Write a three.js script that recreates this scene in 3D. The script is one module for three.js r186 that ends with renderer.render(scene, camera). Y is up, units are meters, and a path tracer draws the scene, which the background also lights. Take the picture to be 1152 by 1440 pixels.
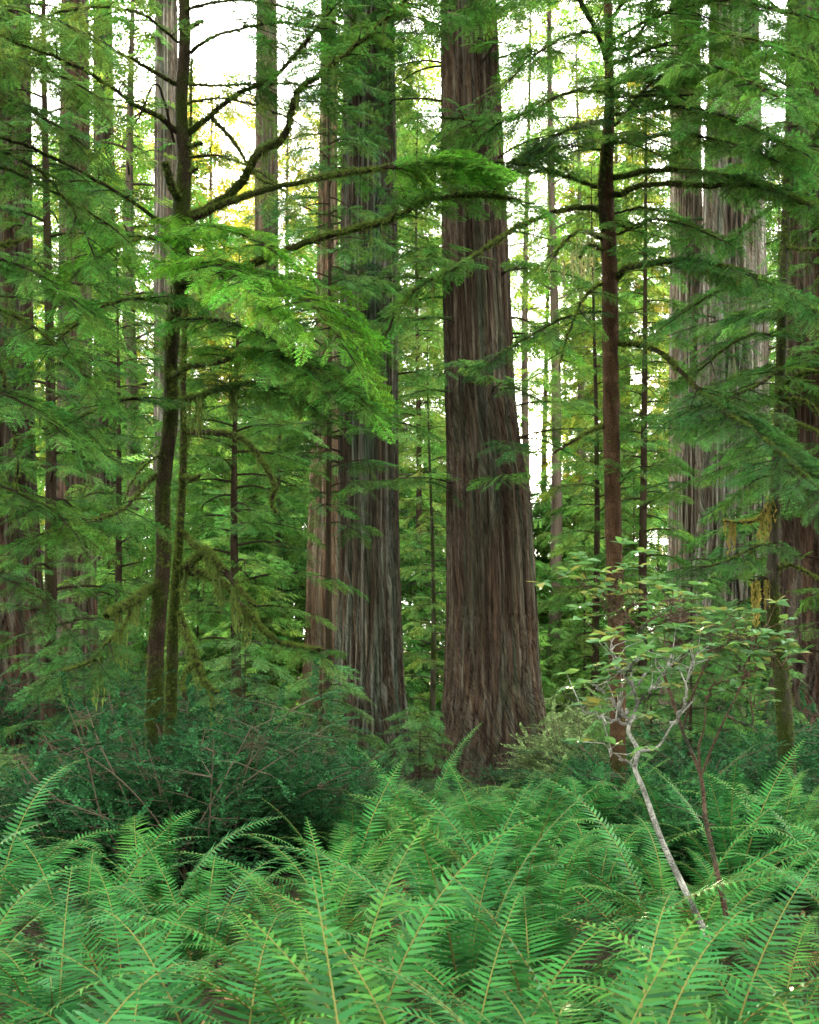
import * as THREE from 'three';
import { ImprovedNoise } from 'three/addons/math/ImprovedNoise.js';

// ------------------------------------------------------------------ camera, sky, sun, exposure
const V3 = THREE.Vector3, F = 1696, HOR = 930, EYE = 1.7;
const P = (px, py, d) => new V3((px - 576) / F * d, EYE + (HOR - py) / F * d, -d);   // photograph pixel + distance -> place (metres)
const scene = new THREE.Scene();
const camera = new THREE.PerspectiveCamera(2 * Math.atan(720 / F) * 180 / Math.PI, 0.8, 0.1, 600);
camera.position.set(0, EYE, 0);
camera.setViewOffset(1152, 1440, 0, -210, 1152, 1440);
camera.focus = 9; camera.userData.fStop = 7;
const renderer = new THREE.WebGLRenderer();
renderer.toneMapping = THREE.LinearToneMapping;
renderer.toneMappingExposure = 15.5;
renderer.shadowMap.enabled = true;

const sunDir = new V3((741 - 576) / F, (HOR - 655) / F, -1).normalize();
{ // computed sky: pale haze, a little bluer overhead, bright warm aureole round the low sun
  const w = 2048, h = 1024, data = new Float32Array(w * h * 4), v = new V3();
  for (let j = 0; j < h; j++) {
    const up = ((j + .5) / h - .5) * Math.PI, sy = Math.sin(up), cy = Math.cos(up);
    for (let i = 0; i < w; i++) {
      const a = ((i + .5) / w - .5) * 2 * Math.PI, o = (j * w + i) * 4;
      v.set(Math.cos(a) * cy, sy, Math.sin(a) * cy);
      const ang = Math.acos(Math.min(1, v.dot(sunDir))) * 180 / Math.PI, t = Math.max(0, sy);
      const g1 = 16 * Math.exp(-ang * ang / 2.2), g2 = .9 * Math.exp(-ang / 9), g3 = .35 * Math.exp(-ang / 35);
      const k = sy < 0 ? Math.exp(sy * 6) : 1;
      data[o] = (.97 - .06 * t + g3 * 1.1 + g2 * 1.1 + g1) * k;
      data[o + 1] = (.98 - .03 * t + g3 + g2 + g1 * .93) * k;
      data[o + 2] = (.93 + .04 * t + g3 * .75 + g2 * .7 + g1 * .78) * k;
      data[o + 3] = 1;
    }
  }
  const t = new THREE.DataTexture(data, w, h, THREE.RGBAFormat, THREE.FloatType);
  t.mapping = THREE.EquirectangularReflectionMapping; t.magFilter = THREE.LinearFilter; t.needsUpdate = true;
  scene.background = t; scene.environment = t;
}
const sun = new THREE.DirectionalLight(new THREE.Color(1, .80, .50), 5);
sun.position.copy(sunDir).multiplyScalar(150); sun.castShadow = true; sun.shadow.radius = 1;
Object.assign(sun.shadow.camera, { left: -60, right: 60, top: 60, bottom: -30, near: 1, far: 300 });
sun.shadow.mapSize.set(4096, 4096);
scene.add(sun, sun.target);

// ------------------------------------------------------------------ helpers
const rng = (s) => () => { s |= 0; s = s + 0x6D2B79F5 | 0; let t = Math.imul(s ^ s >>> 15, 1 | s); t = t + Math.imul(t ^ t >>> 7, 61 | t) ^ t; return ((t ^ t >>> 14) >>> 0) / 4294967296; };
const R0 = rng(7), rr = (a, b, r = R0) => a + (b - a) * r(), pick = (a, r = R0) => a[Math.floor(r() * a.length)];
const clamp = THREE.MathUtils.clamp, lerp = THREE.MathUtils.lerp, smooth = THREE.MathUtils.smoothstep, UP = new V3(0, 1, 0);
const IN = new ImprovedNoise(), N3 = (x, y, z) => IN.noise(x, y, z);
const fbm = (x, y, z, o = 3) => { let s = 0, a = 1, n = 0; for (let i = 0; i < o; i++) { s += a * N3(x, y, z); n += a; a *= .5; x *= 2.03; y *= 2.03; z *= 2.03; } return s / n; };
const mixc = (a, b, t) => [lerp(a[0], b[0], t), lerp(a[1], b[1], t), lerp(a[2], b[2], t)];
const counts = {};
const numbered = (n) => { const k = counts[n] = (counts[n] ?? -1) + 1; return k ? n + '_' + String(k).padStart(3, '0') : n; };
function tag(o, label, category, group, kind) { if (label) o.userData.label = label; if (category) o.userData.category = category; if (group) o.userData.group = group; if (kind) o.userData.kind = kind; return o; }
function thing(name, label, category, pos, group) { const g = new THREE.Group(); g.name = numbered(name); if (pos) g.position.copy(pos); scene.add(g); return tag(g, label, category, group); }
function dup(root, label) { const c = root.clone(); c.userData = { ...root.userData }; c.name = numbered(root.name.replace(/_\d{3}$/, '')); if (label) c.userData.label = label; scene.add(c); return c; }
function part(name, geo, mat, parent, kind) { const m = new THREE.Mesh(geo, mat); m.name = name; m.castShadow = m.receiveShadow = true; if (kind) m.userData.kind = kind; parent.add(m); return m; }
class Geo {                                   // triangle collector
  constructor() { this.p = []; this.c = []; this.u = []; this.i = []; }
  v(x, y, z, c = [1, 1, 1], u = 0, w = 0) { this.p.push(x, y, z); this.c.push(c[0], c[1], c[2]); this.u.push(u, w); return this.p.length / 3 - 1; }
  t(a, b, c) { this.i.push(a, b, c); }
  build(smoothN) {
    const g = new THREE.BufferGeometry();
    g.setAttribute('position', new THREE.Float32BufferAttribute(this.p, 3)); g.setAttribute('color', new THREE.Float32BufferAttribute(this.c, 3)); g.setAttribute('uv', new THREE.Float32BufferAttribute(this.u, 2));
    g.setIndex(this.i); if (smoothN) g.computeVertexNormals(); return g;
  }
}
const smoothPts = (pts, n) => new THREE.CatmullRomCurve3(pts, false, 'centripetal').getPoints(n);
function tube(G, pts, rad, seg, col, lump = 0) {
  let n = new V3(1, 0, 0), T = new V3(), b = new V3(), base = G.p.length / 3, len = 0;
  for (let i = 0; i < pts.length; i++) {
    T.subVectors(pts[Math.min(i + 1, pts.length - 1)], pts[Math.max(i - 1, 0)]).normalize();
    if (i) len += pts[i].distanceTo(pts[i - 1]); else if (Math.abs(T.x) > .9) n.set(0, 0, 1);
    n.addScaledVector(T, -n.dot(T)).normalize(); b.crossVectors(T, n);
    const r = typeof rad === 'function' ? rad(i / (pts.length - 1)) : rad;
    for (let k = 0; k <= seg; k++) {
      const a = k / seg * Math.PI * 2, ca = Math.cos(a), sa = Math.sin(a), p = pts[i];
      const q = lump ? 1 + lump * fbm(p.x * 5 + ca * 1.3, p.y * 5 + sa * 1.3, p.z * 5 + ca, 2) : 1, R = r * q;
      const x = p.x + (n.x * ca + b.x * sa) * R, y = p.y + (n.y * ca + b.y * sa) * R, z = p.z + (n.z * ca + b.z * sa) * R;
      G.v(x, y, z, typeof col === 'function' ? col(x, y, z, n.y * ca + b.y * sa) : col, a * r, len);
    }
  }
  const s = seg + 1;
  for (let i = 0; i < pts.length - 1; i++) for (let k = 0; k < seg; k++) { const a = base + i * s + k; G.t(a, a + 1, a + s); G.t(a + 1, a + s + 1, a + s); }
}
const M4 = THREE.Matrix4;
function basis(pos, dir, up, s, sx = 1) {      // +z along dir, +y near up
  const z = dir.clone().normalize(), x = new V3().crossVectors(up, z); if (x.lengthSq() < 1e-6) x.set(1, 0, 0); x.normalize();
  const y = new V3().crossVectors(z, x);
  return new M4().makeBasis(x.multiplyScalar(s * sx), y.multiplyScalar(s), z.multiplyScalar(s)).setPosition(pos);
}
function copies(name, geo, mat, list, parent) { // list: [{m, c}] -> one countless part
  if (!list.length) return null;
  const o = new THREE.InstancedMesh(geo, mat, list.length); o.name = name; o.userData.kind = 'stuff'; o.castShadow = o.receiveShadow = true;
  const c = new THREE.Color();
  list.forEach((e, i) => { o.setMatrixAt(i, e.m); o.setColorAt(i, c.setRGB(...e.c)); });
  parent.add(o); return o;
}

// ------------------------------------------------------------------ textures and materials
function tex(w, h, f, srgb) {
  const d = new Uint8Array(w * h * 4);
  for (let j = 0; j < h; j++) for (let i = 0; i < w; i++) { const c = f(i / w, j / h), o = (j * w + i) * 4; d[o] = clamp(c[0], 0, 1) * 255; d[o + 1] = clamp(c[1], 0, 1) * 255; d[o + 2] = clamp(c[2], 0, 1) * 255; d[o + 3] = 255; }
  const t = new THREE.DataTexture(d, w, h); t.wrapS = t.wrapT = THREE.RepeatWrapping; t.magFilter = THREE.LinearFilter; t.minFilter = THREE.LinearMipmapLinearFilter; t.generateMipmaps = true;
  if (srgb) t.colorSpace = THREE.SRGBColorSpace; t.needsUpdate = true; return t;
}
const TAU = Math.PI * 2;
// tileable noise: the unit square rolled onto two circles is cut down to one circle + one mirrored axis
const tn = (u, v, fu, fv, s) => N3(Math.cos(u * TAU) * fu / TAU + s, Math.sin(u * TAU) * fu / TAU + s * 1.7, 0.5 + Math.sin(v * TAU) * fv / TAU + Math.cos(v * TAU) * 3.1 * fv / TAU);
const fibre = (u, v) => { const w = tn(u, v, 10, 3, 3) * .010; const a = tn(u + w, v, 60, 5, 11), b = tn(u + w, v, 150, 12, 31), c = tn(u, v, 340, 40, 57); return [1 - Math.abs(a) * 2, b, c]; };
const texFibre = tex(1024, 1024, (u, v) => { const [a, b, c] = fibre(u, v), s = .80 + .14 * a * .5 + .24 * b + .14 * c; const k = tn(u, v, 24, 3, 77) * .12; return [s + k * .6, s + k * .4, s]; }, true);
const texFibreBump = tex(1024, 1024, (u, v) => { const [a, b, c] = fibre(u, v), s = .5 + .28 * a + .22 * b + .1 * c; return [s, s, s]; });
const flake = (u, v) => { const a = tn(u, v, 22, 16, 5), b = tn(u, v, 60, 40, 15), c = tn(u, v, 130, 110, 25); return [a, b, c]; };
const texFlake = tex(512, 512, (u, v) => { const [a, b, c] = flake(u, v), s = .78 + .2 * a + .2 * b + .15 * c; return [s, s, s]; }, true);
const texFlakeBump = tex(512, 512, (u, v) => { const [a, b, c] = flake(u, v), s = .5 + .35 * Math.abs(a) + .25 * b + .15 * c; return [s, s, s]; });
const rep = (t, a, b) => { const c = t.clone(); c.repeat.set(a, b); c.needsUpdate = true; return c; };
const white = new THREE.Color(1, 1, 1);
const std = (o) => new THREE.MeshPhysicalMaterial({ vertexColors: true, roughness: .95, specularIntensity: .05, side: THREE.DoubleSide, ...o });
const phys = (o) => new THREE.MeshPhysicalMaterial({ vertexColors: true, side: THREE.DoubleSide, thickness: 0, specularIntensity: .05, ...o });
const M = {
  redwood: std({ map: rep(texFibre, .5, .16), bumpMap: rep(texFibreBump, .5, .16), bumpScale: .08 }),
  wood: std({ map: rep(texFlake, 3, 2), bumpMap: rep(texFlakeBump, 3, 2), bumpScale: .045 }),
  twig: std({}),
  needle: phys({ roughness: 1, transmission: .45, specularIntensity: .04 }),
  leaf: phys({ roughness: 1, transmission: .25, clearcoat: .02, clearcoatRoughness: .3 }),
  fern: phys({ roughness: .8, transmission: .34, clearcoat: .35, clearcoatRoughness: .36 }),
  moss: phys({ roughness: 1, transmission: .3, specularIntensity: .1 }),
  ground: std({ map: rep(texFlake, 1, 1), bumpMap: rep(texFlakeBump, 1, 1), bumpScale: .05 }),
};

// ------------------------------------------------------------------ ground
const groundY = (x, z) => {
  const d = -z;
  let y = -.95 * smooth(d, 9, 26) * (1 - .55 * smooth(Math.abs(x + .5), 3, 9)) + .55 * smooth(-x, 3, 7) * smooth(d, 9, 15);
  y += .02 * Math.max(0, d - 40) + .10 * fbm(x * .35, 2.3, z * .35, 3) * smooth(d, 1, 5);
  return y;
};
{
  const G = new Geo(), xs = [], zs = [];
  for (let i = -70; i <= 70; i++) xs.push(Math.sign(i) * (Math.abs(i) * .16 + Math.pow(Math.abs(i) / 70, 4) * 240));
  for (let j = 0; j <= 150; j++) zs.push(8 - j * .26 - Math.pow(j / 150, 4) * 400);
  for (const z of zs) for (const x of xs) { const n = fbm(x * .9, 7, z * .9, 3); G.v(x, groundY(x, z), z, mixc([.050, .032, .020], [.035, .045, .018], clamp(n * 1.6 + .4, 0, 1)), x, z); }
  const s = xs.length;
  for (let j = 0; j < zs.length - 1; j++) for (let i = 0; i < s - 1; i++) { const a = j * s + i; G.t(a, a + 1, a + s); G.t(a + 1, a + s + 1, a + s); }
  const g = part('ground', G.build(true), M.ground, scene, 'structure'); tag(g, 'dark forest soil with leaf litter under the ferns', 'ground');
}

// ------------------------------------------------------------------ foliage building blocks
function sprayGeo(seed, { L = .45, n = 13, twig = .17, step = .019, nl = .031, nw = .0145, lod = 0 }) {
  const r = rng(seed), G = new Geo(), brown = [.95, .5, .6];
  const axis = (t) => [Math.sin(t * 2 + seed) * .012, -.13 * L * t * t, L * t];
  const strip = (a, b, w, c) => { const dx = b[0] - a[0], dz = b[2] - a[2], l = Math.hypot(dx, dz) || 1, ox = -dz / l * w, oz = dx / l * w; const q = [G.v(a[0] - ox, a[1], a[2] - oz, c), G.v(a[0] + ox, a[1], a[2] + oz, c), G.v(b[0], b[1], b[2], c)]; G.t(...q); };
  for (let i = 0; i < 4; i++) strip(axis(i / 4), axis(i / 4 + .3), .003, brown);
  for (let i = 0; i < n * 2; i++) {
    const t = (i + .5) / (n * 2), side = i % 2 ? 1 : -1, o = axis(t);
    if (r() < .06) continue;
    const len = twig * (1.02 - Math.pow(t, 1.5)) * (.55 + .45 * smooth(t, 0, .25)) * (.75 + .5 * r()), a = (24 + 26 * r()) * Math.PI / 180;
    const dx = side * Math.cos(a), dz = Math.sin(a), dy = -.22 + .3 * (r() - .5), sh = .5 + 1.0 * r(), col = [sh * (.9 + .35 * r()), sh, sh];
    const tip = [o[0] + dx * len, o[1] + dy * len, o[2] + dz * len];
    if (lod < 2) strip(o, tip, .0018, brown);
    if (lod === 2) { // a twig as one narrow toothed blade
      const w = .025 * L / .45, k = 3;
      for (let j = 0; j < k; j++) { const s = j / k, e = (j + 1.25) / k, f = (q, lat) => G.v(o[0] + dx * len * q - dz * side * lat, o[1] + dy * len * q, o[2] + dz * len * q + dx * side * lat, col); G.t(f(s, 0), f(e, w * (1 - s * .5)), f(e * .8 + s * .2, 0)); G.t(f(s, 0), f(e * .85 + s * .15, 0), f(e * .9, -w * (1 - s * .5))); }
      continue;
    }
    for (let s = step; s < len; s += step * (.8 + .4 * r())) for (const q of [-1, 1]) {
      const bx = o[0] + dx * s, by = o[1] + dy * s, bz = o[2] + dz * s, k = nl * (.7 + .5 * r()) * (1 - .35 * s / len), f = .35 + .3 * r();
      const ex = -dz * q + dx * f, ez = dx * q + dz * f, l = Math.hypot(ex, ez), ny = (r() - .5) * .5;
      const w = nw * .5; G.t(G.v(bx - dx * w, by, bz - dz * w, col), G.v(bx + dx * w, by, bz + dz * w, col), G.v(bx + ex / l * k, by + ny * k, bz + ez / l * k, col));
    }
  }
  return G.build();
}
const SPRAY = [
  [0, 1, 2].map((i) => sprayGeo(11 + i, {})),
  [0, 1, 2].map((i) => sprayGeo(21 + i, { n: 11, step: .024, nl: .040, nw: .019, lod: 1 })),
  [0, 1, 2].map((i) => sprayGeo(31 + i, { n: 10, twig: .17, lod: 2 })),
];
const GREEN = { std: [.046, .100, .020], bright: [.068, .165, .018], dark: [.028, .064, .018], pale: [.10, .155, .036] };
function leafy(G, out, pts, o, r) {            // side shoots with flat needle sprays along a branch
  const len = pts.reduce((s, p, i) => i ? s + p.distanceTo(pts[i - 1]) : 0, 0), n = Math.max(2, Math.round(len * o.dens * .74)), at = (t) => { const f = t * (pts.length - 1), i = Math.min(Math.floor(f), pts.length - 2); return new V3().lerpVectors(pts[i], pts[i + 1], f - i); };
  const S = new V3(), T = new V3();
  for (let i = 0; i <= n; i++) {
    const last = i === n, t = last ? 1 : o.from + (1 - o.from) * (i + .3 + .4 * r()) / n, p = at(t); T.subVectors(at(Math.min(1, t + .03)), at(Math.max(0, t - .05))).normalize();
    S.crossVectors(T, UP).normalize(); const side = i % 2 ? 1 : -1, a = (35 + 35 * r()) * Math.PI / 180;
    const dir = last ? T.clone() : T.clone().multiplyScalar(Math.cos(a)).addScaledVector(S, side * Math.sin(a)); dir.y += (r() - .5) * .3;
    const L2 = o.len * (1 - .6 * t) * (.6 + .6 * r()), q = [p.clone()]; let d2 = dir.clone(), c = p.clone();
    for (let k = 0; k < 4; k++) { c = c.clone().addScaledVector(d2, L2 / 4); q.push(c); d2.y -= o.droop * .16; d2.x += (r() - .5) * .25; d2.z += (r() - .5) * .25; d2.normalize(); }
    if (G) tube(G, q, (u) => (.0075 - .0055 * u) * o.tw, 4, o.twc);
    const m = Math.max(1, Math.round(L2 / (o.gap * o.s)));
    for (let k = 0; k <= m; k++) {
      const u = (k + .5 * r()) / (m + .4), f = Math.min(3.999, u * 4), j = Math.floor(f), pos = new V3().lerpVectors(q[j], q[j + 1], f - j), dd = new V3().subVectors(q[j + 1], q[j]).normalize();
      if (k < m) { const s2 = new V3().crossVectors(dd, UP).normalize(); dd.addScaledVector(s2, (k % 2 ? 1 : -1) * (.5 + .6 * r())); }
      dd.y -= o.droop * (.1 + .35 * r()); dd.normalize();
      const up = new V3((r() - .5) * 1.5, 1, (r() - .5) * 1.5), cl = N3(pos.x * .8, pos.y * .8, pos.z * .8), sh = .62 + .72 * r() + cl * .5, sc = o.s * (.65 + .6 * r());
      out.push({ m: basis(pos, dd, up, sc), c: [o.c[0] * sh * (.60 + .5 * r()), o.c[1] * sh * 1.08, o.c[2] * sh * (.6 + .4 * r())], v: Math.floor(r() * 3) });
    }
  }
}
const LEAFY = { dens: 8, from: .22, len: .75, droop: .4, s: .68, gap: .14, tw: 1, twc: [.045, .034, .024], c: GREEN.std };
function crown(list, lod, parent, name = 'crown') { for (let v = 0; v < 3; v++) copies(name, SPRAY[lod][v], M.needle, list.filter((e) => e.v === v), parent); }

// moss tufts and hanging strands
const mossGeo = (() => { const G = new Geo(), r = rng(5); for (let i = 0; i < 14; i++) { const a = r() * TAU, b = .25 + r() * 1.1, l = .6 + .5 * r(), dx = Math.cos(a) * Math.sin(b), dz = Math.sin(a) * Math.sin(b), dy = Math.cos(b), w = .10, s = .7 + .6 * r(), c = [s, s, s]; G.t(G.v(-dz * w, 0, dx * w, c), G.v(dz * w, 0, -dx * w, c), G.v(dx * l, dy * l, dz * l, c)); } return G.build(); })();
const strandGeo = [0, 1, 2].map((k) => { const G = new Geo(), r = rng(50 + k); for (let s = 0; s < 5; s++) { let x = (r() - .5) * .18, z = (r() - .5) * .18, y = 0, w = .022; const L = .5 + .5 * r(), ang = r() * TAU; for (let i = 0; i < 6; i++) { const nx = x + (r() - .5) * .09, nz = z + (r() - .5) * .09, ny = y - L / 6, c = [.8 + .4 * r(), 1, 1], cx = Math.cos(ang) * w, cz = Math.sin(ang) * w, w2 = w * .8; const a = G.v(x - cx, y, z - cz, c), b = G.v(x + cx, y, z + cz, c), d = G.v(nx - cx * .8, ny, nz - cz * .8, c), e = G.v(nx + cx * .8, ny, nz + cz * .8, c); G.t(a, b, d); G.t(b, e, d); if (r() < .8) { const q = r() * TAU; G.t(a, d, G.v(x + Math.cos(q) * .07, y - .03, z + Math.sin(q) * .07, c)); } x = nx; y = ny; z = nz; w = w2; } } return G.build(); });
const MOSS = [.062, .088, .013], LICH = [.14, .165, .075];
function mossOn(pts, rad, perM, parent, r, { hang = 0, top = .5, size = .035, hs = .25, c = MOSS } = {}) {
  const list = [], hung = [];
  for (let i = 0; i < pts.length - 1; i++) {
    const a = pts[i], b = pts[i + 1], L = a.distanceTo(b), T = new V3().subVectors(b, a).normalize(), n = new V3(1, 0, 0); if (Math.abs(T.x) > .8) n.set(0, 0, 1); n.addScaledVector(T, -n.dot(T)).normalize(); const bb = new V3().crossVectors(T, n);
    const R = rad(i / (pts.length - 1)), want = L * perM * (.5 + R * 14); let k = Math.floor(want) + (r() < want % 1 ? 1 : 0);
    while (k--) {
      const q = r() * TAU, dir = n.clone().multiplyScalar(Math.cos(q)).addScaledVector(bb, Math.sin(q)); if (dir.y < 0 && r() < top) dir.negate();
      const pos = new V3().lerpVectors(a, b, r()).addScaledVector(dir, R * .92), up = dir.clone(); up.y -= .25; up.x += (r() - .5) * .5; up.z += (r() - .5) * .5; up.normalize();
      if (fbm(pos.x * 3, pos.y * 3, pos.z * 3, 2) < -.22) continue;
      const z = new V3(r() - .5, r() - .5, r() - .5).cross(up), sh = .55 + .8 * r();
      list.push({ m: basis(pos, z, up, size * (.6 + .8 * r())), c: [c[0] * sh, c[1] * sh, c[2] * sh] });
    }
    if (hang && r() < hang * L) { const m = 1 + Math.floor(r() * 3); for (let j = 0; j < m; j++) { const s = hs * (.4 + r()), sh = .6 + .6 * r(); hung.push({ m: new M4().makeRotationY(r() * TAU).scale(new V3(s, s * (.8 + .7 * r()), s)).setPosition(new V3().lerpVectors(a, b, r()).addScaledVector(UP, -R * .7)), c: [c[0] * sh * 1.1, c[1] * sh * 1.1, c[2] * sh * 1.4], v: Math.floor(r() * 3) }); } }
  }
  copies('moss', mossGeo, M.moss, list, parent);
  for (let v = 0; v < 3; v++) copies('hanging_moss', strandGeo[v], M.moss, hung.filter((e) => e.v === v), parent);
}
const barkCol = (dark, moss, amt, s) => (x, y, z) => { const m = clamp((fbm(x * 4 + s, y * 2.6, z * 4, 3) + amt) * 4, 0, 1), k = .45 + 1.3 * (fbm(x * 14, y * 9, z * 14 + s, 2) + .5); return mixc([dark[0] * k, dark[1] * k, dark[2] * k], moss, m); };
const DARK = [.045, .032, .019], GREY = [.075, .064, .043], MOSSBARK = [.036, .050, .010];

// ------------------------------------------------------------------ slender hand-placed hemlocks
function slender(o) { // o.path [[px,py,d,width px]...]
  const r = rng(o.seed), b = o.path[0], base = P(b[0], b[1], b[2]); base.y = Math.max(Math.min(base.y, groundY(base.x, base.z) + .05), groundY(base.x, base.z) - .1);
  const t = thing(o.name, o.label, 'tree', base), W = o.path.map((q) => P(q[0], q[1], q[2]).sub(base)); W[0].set(0, -.25, 0); for (const q of o.path) q[3] *= .88;
  const pts = smoothPts(W, 90), rad = (u) => { const f = u * (o.path.length - 1), i = Math.min(Math.floor(f), o.path.length - 2); return lerp(o.path[i][3] * o.path[i][2], o.path[i + 1][3] * o.path[i + 1][2], f - i) / F / 2 * (1 + .9 * Math.pow(Math.max(0, 1 - u * 9), 2)); };
  // radius is given per control point: the curve is centripetal, so find each sample's control interval by height
  const hs = W.map((p) => p.y), radY = (y) => { let i = 0; while (i < hs.length - 2 && hs[i + 1] < y) i++; const f = clamp((y - hs[i]) / (hs[i + 1] - hs[i]), 0, 1); return lerp(o.path[i][3] * o.path[i][2], o.path[i + 1][3] * o.path[i + 1][2], f) / F / 2; };
  const rf = (u) => { const i = u * (pts.length - 1), y = pts[Math.min(Math.round(i), pts.length - 1)].y; return radY(y) * (1 + .8 * Math.exp(-Math.max(0, y) * 4)); };
  const G = new Geo(); tube(G, pts, rf, 22, barkCol(o.bark ?? DARK, MOSSBARK, o.mossy ?? -.1, o.seed), .22);
  const trunk = part('trunk', G.build(true), M.wood, t);
  if (o.tufts) mossOn(pts.filter((p) => p.y < (o.tuftTop ?? 99)), (u) => radY(pts[Math.round(u * (pts.length - 1))].y), o.tufts, trunk, r, { size: .03 });
  return { t, base, sprays: [], r, pts, seed: o.seed };
}
function limb(T, path, w0, w1, o = {}) { // path [[px,py,d]...], widths in px
  const r = T.r, W = path.map((q) => P(q[0], q[1], q[2] ?? path[0][2]).sub(T.base));
  // start inside the trunk
  if (!o.free) { const y = W[0].y; let best = T.pts[0]; for (const p of T.pts) if (Math.abs(p.y - y) < Math.abs(best.y - y)) best = p; if (best.distanceTo(W[0]) < 1.2) W.unshift(best.clone()); }
  const pts = smoothPts(W, 12 + W.length * 5).map((p, i, a) => { const k = Math.min(1, i / 4) * .02; return p.add(new V3(N3(i * .5, T.seed, 1) * k, N3(i * .5, T.seed, 9) * k, N3(i * .5, T.seed, 5) * k)); });
  const d = path[0][2], ra = (u) => lerp(w0, w1, Math.pow(u, .8)) * d / F / 2;
  const G = new Geo(); tube(G, pts, ra, 10, barkCol(o.bark ?? DARK, MOSSBARK, o.mossy ?? (o.moss ? .12 : -.15), T.seed), o.moss ? .55 : .3);
  if (o.leaf) leafy(G, T.sprays, pts, { ...LEAFY, ...o.leaf }, r);
  const b = part('branch', G.build(true), M.wood, T.t);
  if (o.moss) mossOn(pts, ra, o.moss, b, r, { hang: o.hang ?? 0, hs: o.hs ?? .22, size: o.ms ?? .03, c: o.mc ?? MOSS });
  if (o.lichen) { const h = []; for (const p of pts) { if (r() > o.lichen) continue; const s = .22 + .3 * r(), sh = .6 + .6 * r(); h.push({ m: new M4().makeRotationY(r() * TAU).scale(new V3(s * .7, s, s * .7)).setPosition(p.clone().add(new V3((r() - .5) * .4, -r() * .2, (r() - .5) * .4))), c: [LICH[0] * sh, LICH[1] * sh, LICH[2] * sh] }); } copies('hanging_moss', strandGeo[1], M.moss, h, b); }
  return b;
}
const B = { c: GREEN.bright }, D = { c: GREEN.dark };

// T1: the dark hemlock with great mossy limbs
const T1 = slender({ seed: 101, name: 'hemlock_tree', label: 'slender dark hemlock with thick moss-hung limbs and bright green lower boughs', path: [[210, 1140, 11, 28], [217, 1020, 11, 27], [220, 900, 11, 25], [230, 790, 11, 24], [229, 690, 11, 24], [240, 590, 11, 23], [241, 500, 11, 21], [250, 400, 11, 21], [253, 310, 11, 28], [259, 240, 11, 21], [255, 150, 11, 19], [260, 60, 11, 18], [256, -120, 11, 18], [254, -500, 11, 10], [252, -900, 11, 3]], mossy: .1, tufts: 420, tuftTop: 7 });
limb(T1, [[265, 305, 11], [300, 290, 10.9], [335, 262, 10.7], [365, 215, 10.5], [398, 195, 10.4], [412, 150, 10.2], [420, 128, 10.1], [450, 105, 10], [500, 65, 9.8], [545, 25, 9.6], [600, -30, 9.4]], 15, 3, { moss: 420, hang: 2, hs: .16, leaf: { from: .55, len: .5, dens: 5 } });
limb(T1, [[262, 312, 11], [310, 290, 10.7], [370, 268, 10.5], [430, 255, 10.3], [500, 242, 10.1], [560, 235, 10], [640, 228, 9.9], [700, 238, 9.8]], 11, 3, { moss: 520, hang: 2, hs: .12, leaf: { ...B, from: .72, len: .6, dens: 12 } });
limb(T1, [[250, 402, 11], [330, 380, 10.8], [395, 355, 10.5], [450, 335, 10.4], [510, 320, 10.2], [560, 305, 10.1], [600, 282, 10], [690, 275, 9.9], [732, 284, 9.8]], 11, 4, { moss: 620, hang: 2, hs: .14, leaf: { from: .6, len: .45, dens: 5 } });
limb(T1, [[250, 185, 11], [225, 165, 10.8], [190, 148, 10.5], [150, 118, 10.2], [100, 90, 9.9], [50, 70, 9.6], [-30, 40, 9.2]], 9, 2, { moss: 160, leaf: { from: .35, len: .55, dens: 6, c: GREEN.pale } });
limb(T1, [[250, 118, 11], [215, 100, 10.8], [180, 80, 10.6], [140, 63, 10.4]], 7, 3, { moss: 120 });
limb(T1, [[262, 190, 11], [290, 168, 10.9], [330, 135, 10.8], [385, 108, 10.6], [430, 60, 10.4], [470, 10, 10.2]], 10, 3, { moss: 300, leaf: { from: .5, len: .6, dens: 6 } });
limb(T1, [[262, 75, 11], [300, 52, 10.8], [350, 38, 10.6], [395, 32, 10.4], [450, 40, 10.2]], 6, 2, { moss: 180, leaf: { from: .5, len: .5 } });
limb(T1, [[296, 164, 10.9], [325, 195, 10.8], [345, 225, 10.7], [365, 252, 10.5], [388, 262, 10.4]], 6, 2, { free: 1, moss: 200 });
limb(T1, [[262, 118, 11], [310, 120, 10.8], [360, 118, 10.6], [420, 118, 10.4]], 4, 2, { moss: 200, leaf: { from: .5, len: .45 } });
limb(T1, [[255, 285, 11], [240, 258, 10.8], [233, 230, 10.7]], 13, 9, { moss: 400 });
limb(T1, [[262, 208, 11], [283, 202, 10.8]], 7, 4, { moss: 300 });
limb(T1, [[265, 242, 11], [276, 238, 10.8]], 6, 4, { moss: 300 });
limb(T1, [[262, 38, 11], [284, 30, 10.8]], 8, 5, { moss: 300 });
limb(T1, [[240, 318, 11], [180, 280, 10.6], [130, 250, 10.2], [60, 215, 9.6], [0, 192, 9], [-60, 170, 8.6]], 6, 3, { moss: 60, leaf: { from: .3, len: .5, dens: 5 } });
limb(T1, [[245, 200, 11], [220, 118, 10.5], [195, 165, 10.4], [172, 205, 10.2]], 4, 1.5, { free: 1 });
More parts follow.
